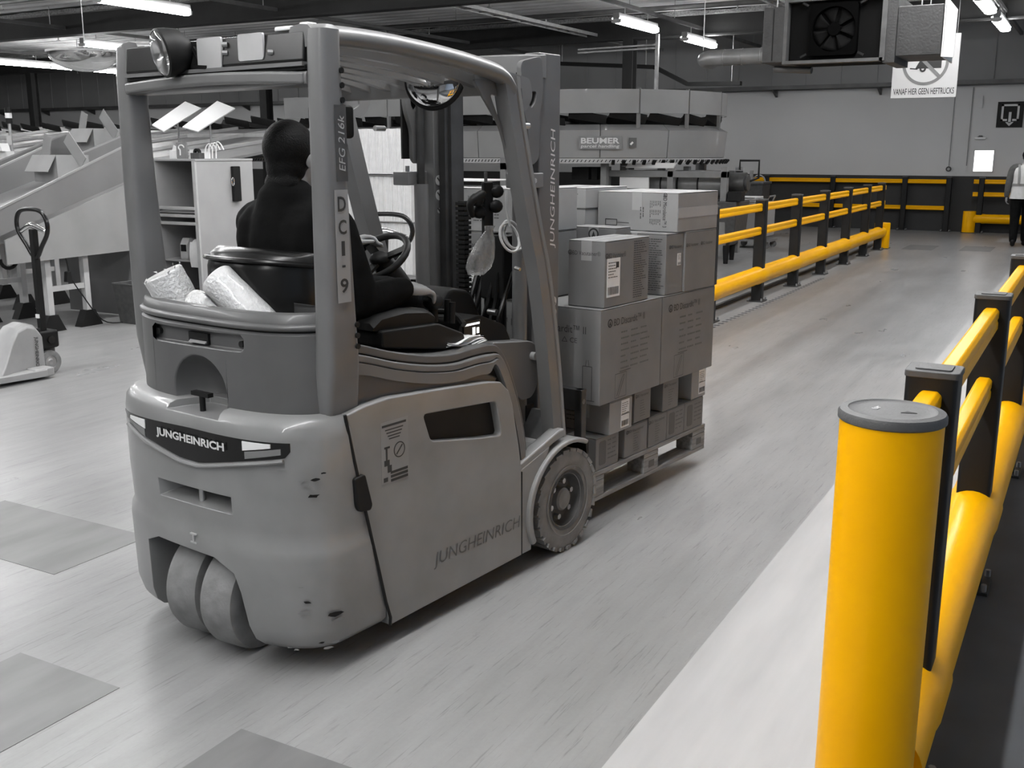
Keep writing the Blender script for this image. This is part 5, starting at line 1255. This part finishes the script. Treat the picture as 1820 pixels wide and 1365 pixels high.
# maker's sign
pd = L1+1.0; p, nr = path(pd, .0); tg = Vector((-nr.y, nr.x, 0))
q = p+nr*.062+Vector((0, 0, 1.83)); pl = quad('maker_plate', ST, q, tg, UPZ, .66, .20, 'grey_mid', depth=.01)
text('lettering', 'BEUMER', pl, q+nr*.012+Vector((0, 0, .030)), tg, UPZ, .60, .088, 'letter_white', bold=.03)
text('lettering', 'parcel handling', pl, q+nr*.012+Vector((0, 0, -.058)), tg, UPZ, .60, .062, 'letter_white', bold=.01, shear=.1)
p, nr = path(pd+.50); tg = Vector((-nr.y, nr.x, 0)); q = p+nr*.064+Vector((0, 0, 1.83))
pl = quad('service_sticker', ST, q, tg, UPZ, .12, .15, 'print_grey', depth=.003)
obj('sticker_flash', MB().bar(q+nr*.004-tg*.04-Vector((0, 0, .03)), q+nr*.004+tg*.0+Vector((0, 0, .01)), .03, .002, tuple(nr)), 'white', pl)
# conveyor machine under the bend
MC = thing('roller_machine', 'grey machine with a banded drum under the sorter bend', 'machine', (-5.7, 15.9, 0))
for x in (-1.35, -.25, .62): 
    for y in (-.12, .6): obj('frame_post', MB().box(x-.05, x+.05, y-.05, y+.05, .10, 1.46), 'grey_mid', MC, bevel=.006)
for y in (-.12, .6): obj('frame_beam', MB().box(-1.4, .67, y-.05, y+.05, 1.30, 1.40), 'grey_mid', MC, bevel=.006)
dr = obj('drum', MB().cyl((-1.1, .25, 1.18), (.55, .25, 1.18), .19, 32), 'duct', MC)
for x in (-.75, -.5, -.22, .12): obj('drum_band', MB().lathe([(.191, -.012), (.197, -.012), (.197, .012), (.191, .012)], (x, .25, 1.18), (1, .0, .0), 32), 'black', dr)
obj('drive_motor', MB().cyl((.50, .2, 1.22), (.86, .2, 1.22), .16, 24).cyl((.86, .2, 1.22), (.90, .2, 1.22), .12, 24), 'rim', MC)
obj('side_plate', MB().prism([(-.15, .25), (.55, .25), (.60, .55), (.40, 1.40), (.05, 1.40), (-.15, .8)], 'x', .56, .60), 'rim', MC, bevel=.01)
obj('hopper', MB().loft([[(.0, -.2, .95), (.85, -.2, .95), (.85, .5, .95), (.0, .5, .95)], [(.05, -.15, .42), (.82, -.15, .42), (.82, .45, .42), (.05, .45, .42)], [(.25, 0, .25), (.68, 0, .25), (.68, .35, .25), (.25, .35, .25)]]), 'rim', MC, bevel=.02)
obj('control_box', MB().box(.70, .92, -.22, -.02, .95, 1.10), 'black', MC, bevel=.01)
obj('guard_hoop', MB().tube([(.78, .1, 1.42), (.78, .1, 1.56), (1.08, .1, 1.56), (1.08, .1, 1.30), (.95, .1, 1.25)], .018, 6), 'black', MC)
for x, y in ((.72, -.22), (.62, .4), (-1.3, -.1), (-1.3, .6)): obj('machine_foot', MB().lathe([(.0, .0), (.035, .0), (.05, .22), (.05, .28), (0, .28)], (x, y, 0), (0, 0, 1), 12), 'black', MC)
obj('white_cover', MB().box(-1.12, -.62, -.14, -.11, 1.12, 1.32), 'white', MC); obj('white_cover', MB().prism([(-1.0, 1.44), (-.2, 1.44), (-.15, 1.52), (-.95, 1.52)], 'y', -.2, -.15), 'white', MC)
for i, (x0, x1) in enumerate(((-1.9, -1.6), (-1.55, -1.45))): obj('drive_box', MB().box(x0, x1, -.3, .2, 1.25, 1.45), 'black', MC)
CT = thing('service_cart', 'pale box cart with a tray top behind the left barrier', 'cart', (-5.42, 18.72, 0))
obj('cart_body', MB().box(-.28, .28, -.25, .25, .22, .82), 'cabinet', CT, bevel=.01)
for i in range(3): obj('top_tray', MB().box(-.30, .05, -.26, .26, .825+i*.03, .845+i*.03), 'white', CT, bevel=.004)
obj('cart_handle', MB().tube([(.24, -.2, .82), (.28, -.2, .92), (.28, .2, .92), (.24, .2, .82)], .015, 6), 'chrome', CT); obj('cart_base', MB().box(-.32, .34, -.28, .28, .12, .16), 'galv', CT)
for x in (-.26, .28):
    for y in (-.22, .22): obj('caster', MB().cyl((x, y-.02, .06), (x, y+.02, .06), .06, 14), 'rubber', CT)
DB = thing('dark_container', 'dark container with two wire loops on top near the back wall', 'container', (-6.3, 21.3, 0))
obj('container_body', MB().loft([[(-.28, -.25, .0), (.28, -.25, 0), (.28, .25, 0), (-.28, .25, 0)], [(-.33, -.28, 1.08), (.33, -.28, 1.08), (.33, .28, 1.08), (-.33, .28, 1.08)]]), 'rim', DB, bevel=.02); obj('container_rim', MB().box(-.35, .35, -.30, .30, 1.05, 1.10), 'rim', DB, bevel=.01)
for x in (-.16, .16): obj('wire_loop', MB().tube([(x-.13, 0, 1.10), (x-.10, 0, 1.18), (x, 0, 1.23), (x+.10, 0, 1.18), (x+.13, 0, 1.10)], .014, 8, smooth=3), 'galv', DB)
obj('loop_clamp', MB().box(-.03, .03, -.03, .03, 1.10, 1.32), 'galv', DB)
# ------------------------------------------------------------------ ceiling services
LZ = 3.80
def fixture_parts(t):
    obj('housing', MB().prism([(-.05, .10), (.05, .10), (.06, .03), (.05, .0), (-.05, .0), (-.06, .03)], 'y', -.86, .86), 'grey_mid', t)
    obj('diffuser', MB().prism([(-.055, .03), (-.085, .015), (-.08, -.045), (-.04, -.06), (.04, -.06), (.08, -.045), (.085, .015), (.055, .03)], 'y', -.83, .83), 'lamp', t)
    for y in (-.86, .83): obj('end_cap', MB().prism([(-.085, .0), (-.08, -.05), (-.04, -.065), (.04, -.065), (.08, -.05), (.085, .0)], 'y', y, y+.03), 'grey_light', t)
    for y in (-.5, .5): obj('hanger', MB().cyl((0, y, .10), (0, y, .22), .008, 6), 'galv', t)
rows = [(-1.78, [-4.6, -2.9, -1.2, .5, 2.2, 3.9, 5.6, 7.3, 9.0, 10.7, 12.4, 14.6, 17.3, 20.0], 'right-hand row'),  # near lamps out of view, extra ones added to brighten the aisle
        (-7.2, [-1.4, .3, 2.0, 3.8, 5.6, 7.4, 9.2, 11.0, 17.2, 20.4], 'row above the sorter bend'),  # extra lamps added out of view to lift the left floor
        (-12.6, [1.7, 4.8, 7.9, 11.45], 'row above the white panels'),
        (-18.0, [4.8, 7.9, 11.0, 15.55], 'fourth row leftwards'),
        (-23.4, [7.9, 11.0, 14.1, 17.2, 18.9, 20.6], 'far left row')]
first = None; ORD = ['first', 'second', 'third', 'fourth', 'fifth', 'sixth', 'seventh', 'eighth', 'ninth', 'tenth', 'eleventh', 'twelfth', 'thirteenth', 'fourteenth']
for x, ys, nm in rows:
    for i, y in enumerate(reversed(ys)):
        lb = 'fluorescent ceiling light, %s from the back in the %s' % (ORD[i], nm)
        if first is None:
            first = thing('ceiling_light', lb, 'ceiling light', (x, y, LZ), 0, 'fluorescent ceiling lights'); fixture_parts(first)
        else: copy_thing(first, (x, y, LZ), 0, lb)
    tr = thing('lighting_track', 'thin dark carrier rail of the %s' % nm, 'lighting rail', (x, 0, 0))
    obj('track_rail', MB().box(-.03, .03, YF+1, YB-.1, LZ+.22, LZ+.28), 'pipe', tr)
    for y in range(-6, 25, 5): obj('drop_rod', MB().cyl((0, y, LZ+.28), (0, y, ZC+.02), .008, 6), 'galv', tr)
# main beams across the hall
def beam(y, z0, label, xs):
    t = thing('roof_beam', label, 'beam', (0, y, 0))
    obj('web', MB().box(XL+.05, XR-.05, -.03, .03, z0, z0+.44), 'beam', t)
    obj('bottom_flange', MB().box(XL+.05, XR-.05, -.12, .12, z0-.03, z0), 'beam', t)
    obj('top_flange', MB().box(XL+.05, XR-.05, -.12, .12, z0+.43, z0+.46), 'beam', t)
    rnd2 = random.Random(int(y)); b = MB(); R = []
    n = 160
    for i in range(n+1):
        x = XL+.1+(XR-XL-.2)*i/n; w = .05+rnd2.uniform(-.02, .03)
        R.append([(x, -.14-w, z0+.36+rnd2.uniform(-.02, .02)), (x, -.04, z0+.36), (x, -.04, z0+.43), (x, -.12-w, z0+.435+rnd2.uniform(-.015, .02))])
    b.loft(R); obj('fireproofing_fringe', b, 'insul', t)
    for x in xs:
        c = thing('steel_column', {-27.5: 'dark steel column at the far left beyond the dome mirror', -18.6: 'dark steel column seen between the forklift rear pillars', -14.7: 'dark steel column seen above the forklift roof', -8.75: 'dark steel column seen right of the mast'}[x], 'column', (x, y, 0))
        obj('web', MB().box(-.01, .01, -.10, .10, 0, z0-.03), 'beam', c); obj('flange', MB().box(-.11, .11, -.12, -.10, 0, z0-.03), 'beam', c); obj('flange', MB().box(-.11, .11, .10, .12, 0, z0-.03), 'beam', c)
beam(14.35, 3.93, 'wide dark roof beam crossing above the forklift', [])
beam(20.6, 3.95, 'dark roof beam nearer to the back wall', [-27.5, -18.6, -14.7, -8.75])
beam(8.1, 3.95, 'roof beam nearest the camera, above the picture', [])
# sprinkler and service pipes across the hall, cable trays, duct
for y, z, r, lb in ((16.2, 4.22, .035, 'thin service pipe under the deck between the two beams'), (18.3, 4.18, .045, 'sprinkler pipe nearer the further beam'), (12.2, 4.2, .04, 'service pipe in front of the wide beam'), (22.6, 4.16, .05, 'sprinkler pipe closest to the back wall')):
    t = thing('service_pipe', lb, 'pipe', (0, y, z)); obj('pipe_run', MB().cyl((XL+.1, 0, 0), (XR-.1, 0, 0), r, 10), 'pipe', t)
    for i in range(9): obj('pipe_hanger', MB().cyl((-30+i*3.7, 0, 0), (-30+i*3.7, 0, ZC-z+.02), .008, 6), 'galv', t)
    for i in range(8):
        s_ = obj('sprinkler_head', MB().cyl((-28+i*3.7, 0, -.10), (-28+i*3.7, 0, -r), .014, 8), 'galv', t); obj('deflector', MB().cyl((-28+i*3.7, 0, -.115), (-28+i*3.7, 0, -.105), .04, 12), 'galv', s_)
for x, lb in ((-9.6, 'cable ladder running to the back left of the mast'), (-4.9, 'cable ladder running to the back right of the lights')):
    t = thing('cable_ladder', lb, 'cable tray', (x, 0, 4.02))
    for s in (-.12, .12): obj('ladder_rail', MB().box(s-.012, s+.012, 6, YB-.3, 0, .06), 'galv', t)
    for i in range(36): obj('rung', MB().box(-.11, .11, 6.2+i*.5, 6.24+i*.5, .01, .03), 'galv', t)
t = thing('wall_cable_tray', 'dark cable tray fixed along the back wall above the pale band', 'cable tray', (0, YB-.22, 3.07))
obj('tray_channel', MB().box(XL+.2, XR-.2, -.12, .20, 0, .02), 'dark_steel', t); obj('tray_lip', MB().box(XL+.2, XR-.2, -.13, -.11, 0, .08), 'pipe', t)
for i in range(16): obj('tray_bracket', MB().prism([(-.16, -.02), (.20, -.02), (.20, -.16)], 'x', XL+1+i*2.3, XL+1.05+i*2.3), 'dark_steel', t)
t = thing('cable_chute', 'black stepped cable tray descending towards the back wall', 'cable tray', (-8.6, 21.6, 0))
obj('tray_run', MB().bar((-2.4, 0, 3.62), (.0, 0, 3.45), .14, .08).bar((.0, 0, 3.45), (.75, 0, 3.08), .14, .08).bar((.75, 0, 3.08), (1.9, 0, 3.06), .14, .08), 'black', t)
for x, z in ((-2.2, 3.6), (-.2, 3.46), (1.7, 3.06)): obj('drop_rod', MB().cyl((x, 0, z), (x, 0, ZC+.01), .008, 6), 'galv', t)
t = thing('air_duct', 'round metal air duct with elbow left of the ventilation unit', 'duct', (-4.9, 14.05, 2.92))
obj('duct_pipe', MB().tube([(1.7, .02, 0), (.25, .0, 0), (.05, .05, -.01), (-.04, .22, .0), (-.05, .5, .0)], .105, 20, smooth=5), 'duct', t)
for x in (.3, .55, .8, 1.05, 1.3): obj('duct_seam', MB().lathe([(.106, -.01), (.111, 0), (.106, .01)], (x, .0, 0), (1, 0, 0), 20), 'duct', t)
obj('duct_strap', MB().cyl((.0, .0, .1), (.0, .0, 1.47), .006, 6), 'galv', t)
t = thing('strip_frame', 'thin pale twin-tube bracket hanging below the deck right of the mast', 'bracket', (-8.15, 19.2, 3.60))
for z in (0, .06): obj('strip_tube', MB().bar((-1.1, 0, z-.02), (.55, 0, z), .05, .03), 'galv', t)
obj('strip_drop', MB().box(.52, .58, -.03, .03, -1.2, .25), 'galv', t)
# ventilation unit
HV = thing('ventilation_unit', 'large hanging ventilation unit with black square fan at top right', 'ventilation unit', (-2.3, 11.0, 2.60))
obj('fan_box_back', MB().box(-.66, .29, .10, .75, -.02, .56), 'fan_dark', HV); fr = obj('fan_frame', MB().box(-.66, .29, -.02, .10, -.04, -.01).box(-.66, .29, -.02, .10, .555, .585).box(-.69, -.655, -.02, .10, -.04, .585).box(.26, .31, -.02, .10, -.04, .585), 'hvac_frame', HV)
obj('fan_plate', MB().prism([(-.64, -.01), (.27, -.01), (.27, .555), (-.64, .555)], 'y', .085, .10, holes=[[(-.20+.21*math.cos(a), .275+.21*math.sin(a)) for a in [k_*2*PI/28 for k_ in range(28)]]]), 'fan_dark', HV)
obj('fan_shroud', MB().prism(rrect(-.43, .03, .03, .53, .04), 'y', -.005, .085, holes=[[(-.20+.215*math.cos(a), .28+.215*math.sin(a)) for a in [k_*2*PI/28 for k_ in range(28)]]]), 'fan_black', HV)
fan = obj('fan_hub', MB().lathe([(0, 0), (.06, .0), (.07, .03), (.07, .06)], (-.20, .02, .28), (0, 1, 0), 20), 'fan_black', HV)
for i in range(7):
    a = i*2*PI/7; b = MB(); b.grid(lambda p, q, a=a: Vector((-.20+(.06+.145*p)*math.cos(a+.55*(q-.5)*(1+.4*p)), .045+.03*(q-.5), .28+(.06+.145*p)*math.sin(a+.55*(q-.5)*(1+.4*p)))), 4, 4)
    o = obj('fan_blade', b, 'fan_dark', fan, recalc=False); d_ = o.modifiers.new('solid', 'SOLIDIFY'); d_.thickness = .004
for x, z in ((-.45, .05), (.05, .05), (-.45, .51), (.05, .51)): obj('shroud_lug', MB().bar((x, -.0, z), (x+(.06 if x > -.2 else -.06), -.0, z+(.03 if z > .2 else -.03)), .03, .02), 'black', HV)
obj('left_casing', MB().prism([(-.90, -.02), (-.69, -.02), (-.69, .52), (-.90, .52)], 'y', -.02, .70), 'hvac', HV, bevel=.008)
obj('left_seam', MB().box(-.80, -.79, -.024, -.018, .0, .50), 'black', HV)
obj('right_casing', MB().prism([(.31, .0), (.81, .0), (.81, .46), (.31, .46)], 'y', .05, .80), 'hvac', HV, bevel=.008)
obj('coil_box', MB().box(.29, .40, .0, .80, -.06, .56), 'hvac', HV)
obj('side_flap', MB().prism([(.812, -.02), (.925, -.03), (.93, .40), (.822, .53)], 'y', .06, .075), 'white', HV)  # both flap pieces white: strong side light put into the colour
obj('side_flap_return', MB().prism([(.05, -.02), (.8, -.03), (.8, .40), (.05, .50)], 'x', .815, .825), 'white', HV)
pl = quad('unit_tag', HV, (.70, .048, .055), RT, UPZ, .16, .065, 'hvac', depth=.002); text('lettering', 'VL. 2', pl, (.70, .0455, .055), RT, UPZ, .13, .034, 'print')
for x in (-.8, -.1, .6):
    for y in (.1, .65): obj('drop_rod', MB().cyl((x, y, .45), (x, y, ZC-2.58), .007, 6), 'galv', HV)
obj('underside_pipe', MB().cyl((-.85, .3, -.06), (-.45, .25, -.09), .035, 10), 'pipe', HV)
# hanging sign
SG = thing('hanging_sign', 'white hanging sign forbidding forklifts beyond this point', 'sign', (-2.335, 15.95, 2.432))
obj('sign_board', MB().box(-.43, .43, 0, .012, 0, .84), 'sign_white', SG)
for x in (-.38, .38): obj('sign_wire', MB().cyl((x, .006, .84), (x, .006, ZC-2.40), .004, 6), 'galv', SG)
text('lettering', 'VANAF HIER GEEN HEFTRUCKS', SG, (0, -.001, .085), RT, UPZ, .80, .085, 'print', bold=.01)
obj('prohibition_ring', MB().lathe([(.265, 0), (.305, 0), (.305, .003), (.265, .003)], (.0, -.001, .47), (0, -1, 0), 48), 'grey_mid', SG)
obj('truck_body', MB().prism([(-.13, .39), (.21, .39), (.21, .55), (.02, .55), (.02, .49), (-.06, .52), (-.10, .45)], 'y', -.004, -.001), 'print', SG)
obj('truck_wheel', MB().lathe([(.018, 0), (.042, 0), (.042, .006), (.018, .006)], (-.03, -.001, .385), (0, -1, 0), 20), 'print', SG)
obj('truck_fork', MB().bar((-.20, -.003, .395), (-.10, -.003, .385), .004, .016).bar((-.11, -.003, .38), (-.07, -.003, .44), .004, .016), 'print', SG)
obj('prohibition_bar', MB().bar((-.20, -.006, .67), (.20, -.006, .27), .004, .045), 'grey_mid', SG)
# emergency exit sign, small window, socket, wall lamp
EX = thing('exit_sign', 'black square exit sign with white arrow on the back wall', 'sign', (-1.85, YB-.02, 2.45))
obj('sign_plate', MB().box(-.25, .25, -.01, .005, -.26, .26), 'black', EX)
for q in ((-.17, .17, .17, .21), (-.17, -.13, -.13, .21), (.13, .17, -.13, .21), (-.17, -.05, -.13, -.09), (.05, .17, -.13, -.09), (-.025, .025, -.17, .05)): obj('exit_line', MB().box(q[0], q[1], -.014, -.01, q[2], q[3]), 'sign_white', EX)
obj('arrow_head', MB().prism([(-.08, -.15), (.08, -.15), (0, -.235)], 'y', -.014, -.01), 'sign_white', EX)
wn = obj('window_1', MB().box(-2.46, -2.09, YB-.012, YB-.002, 1.285, 1.72), 'daylight'); wn['kind'] = 'structure'; wn['label'] = 'small bright window in the back wall'
obj('window_frame', MB().box(-2.48, -2.46, YB-.02, YB, 1.27, 1.735).box(-2.09, -2.07, YB-.02, YB, 1.27, 1.735).box(-2.48, -2.07, YB-.02, YB, 1.27, 1.285).box(-2.48, -2.07, YB-.02, YB, 1.72, 1.735), 'wall_light', wn)
t = thing('wall_socket', 'small round socket box low on the pale back wall', 'socket', (-2.95, YB-.01, 1.33))
obj('socket_ring', MB().lathe([(.03, 0), (.055, 0), (.055, .04), (.03, .04)], (0, 0, 0), (0, -1, 0), 20), 'dark_steel', t); obj('socket_face', MB().cyl((0, 0, 0), (0, -.02, 0), .035, 16), 'grey_light', t); obj('conduit', MB().cyl((0, -.01, .05), (0, -.01, 1.72), .008, 6), 'grey_mid', t)
t = thing('wall_lamp', 'small white wall lamp between the hanging sign and the exit sign', 'wall lamp', (-2.38, YB-.01, 1.98))
obj('lamp_body', MB().box(-.11, .11, -.05, 0, -.03, .015), 'white', t, bevel=.012); obj('lamp_lid', MB().prism([(-.06, .015), (.06, .015), (.03, .05), (-.02, .05)], 'y', -.04, 0), 'rim', t)
t = thing('wall_conduit', 'thin vertical conduit on the back wall beside the hanging sign', 'conduit', (-2.6, YB-.012, 2.3)); obj('conduit_run', MB().box(-.01, .01, -.01, .0, -.9, .72), 'grey_mid', t); obj('conduit_box', MB().box(.12, .2, -.03, 0, .30, .55), 'wall_light', t)
# dome mirror under the ceiling at the left
DM = thing('dome_mirror', 'half-dome safety mirror hanging at the upper left', 'mirror', (-12.2, 10.0, 3.0))
obj('mirror_dome', MB().sphere((0, 0, 0), (.48, .48, .25), 32, 8, -PI/2, 0), 'mirror', DM); obj('dome_rim', MB().lathe([(.47, -.01), (.50, -.01), (.50, .015), (.47, .015)], (0, 0, 0), (0, 0, 1), 36), 'grey_light', DM)
obj('dome_chain', MB().cyl((0, 0, -.2), (0, 0, ZC-3.0), .006, 6), 'galv', DM)
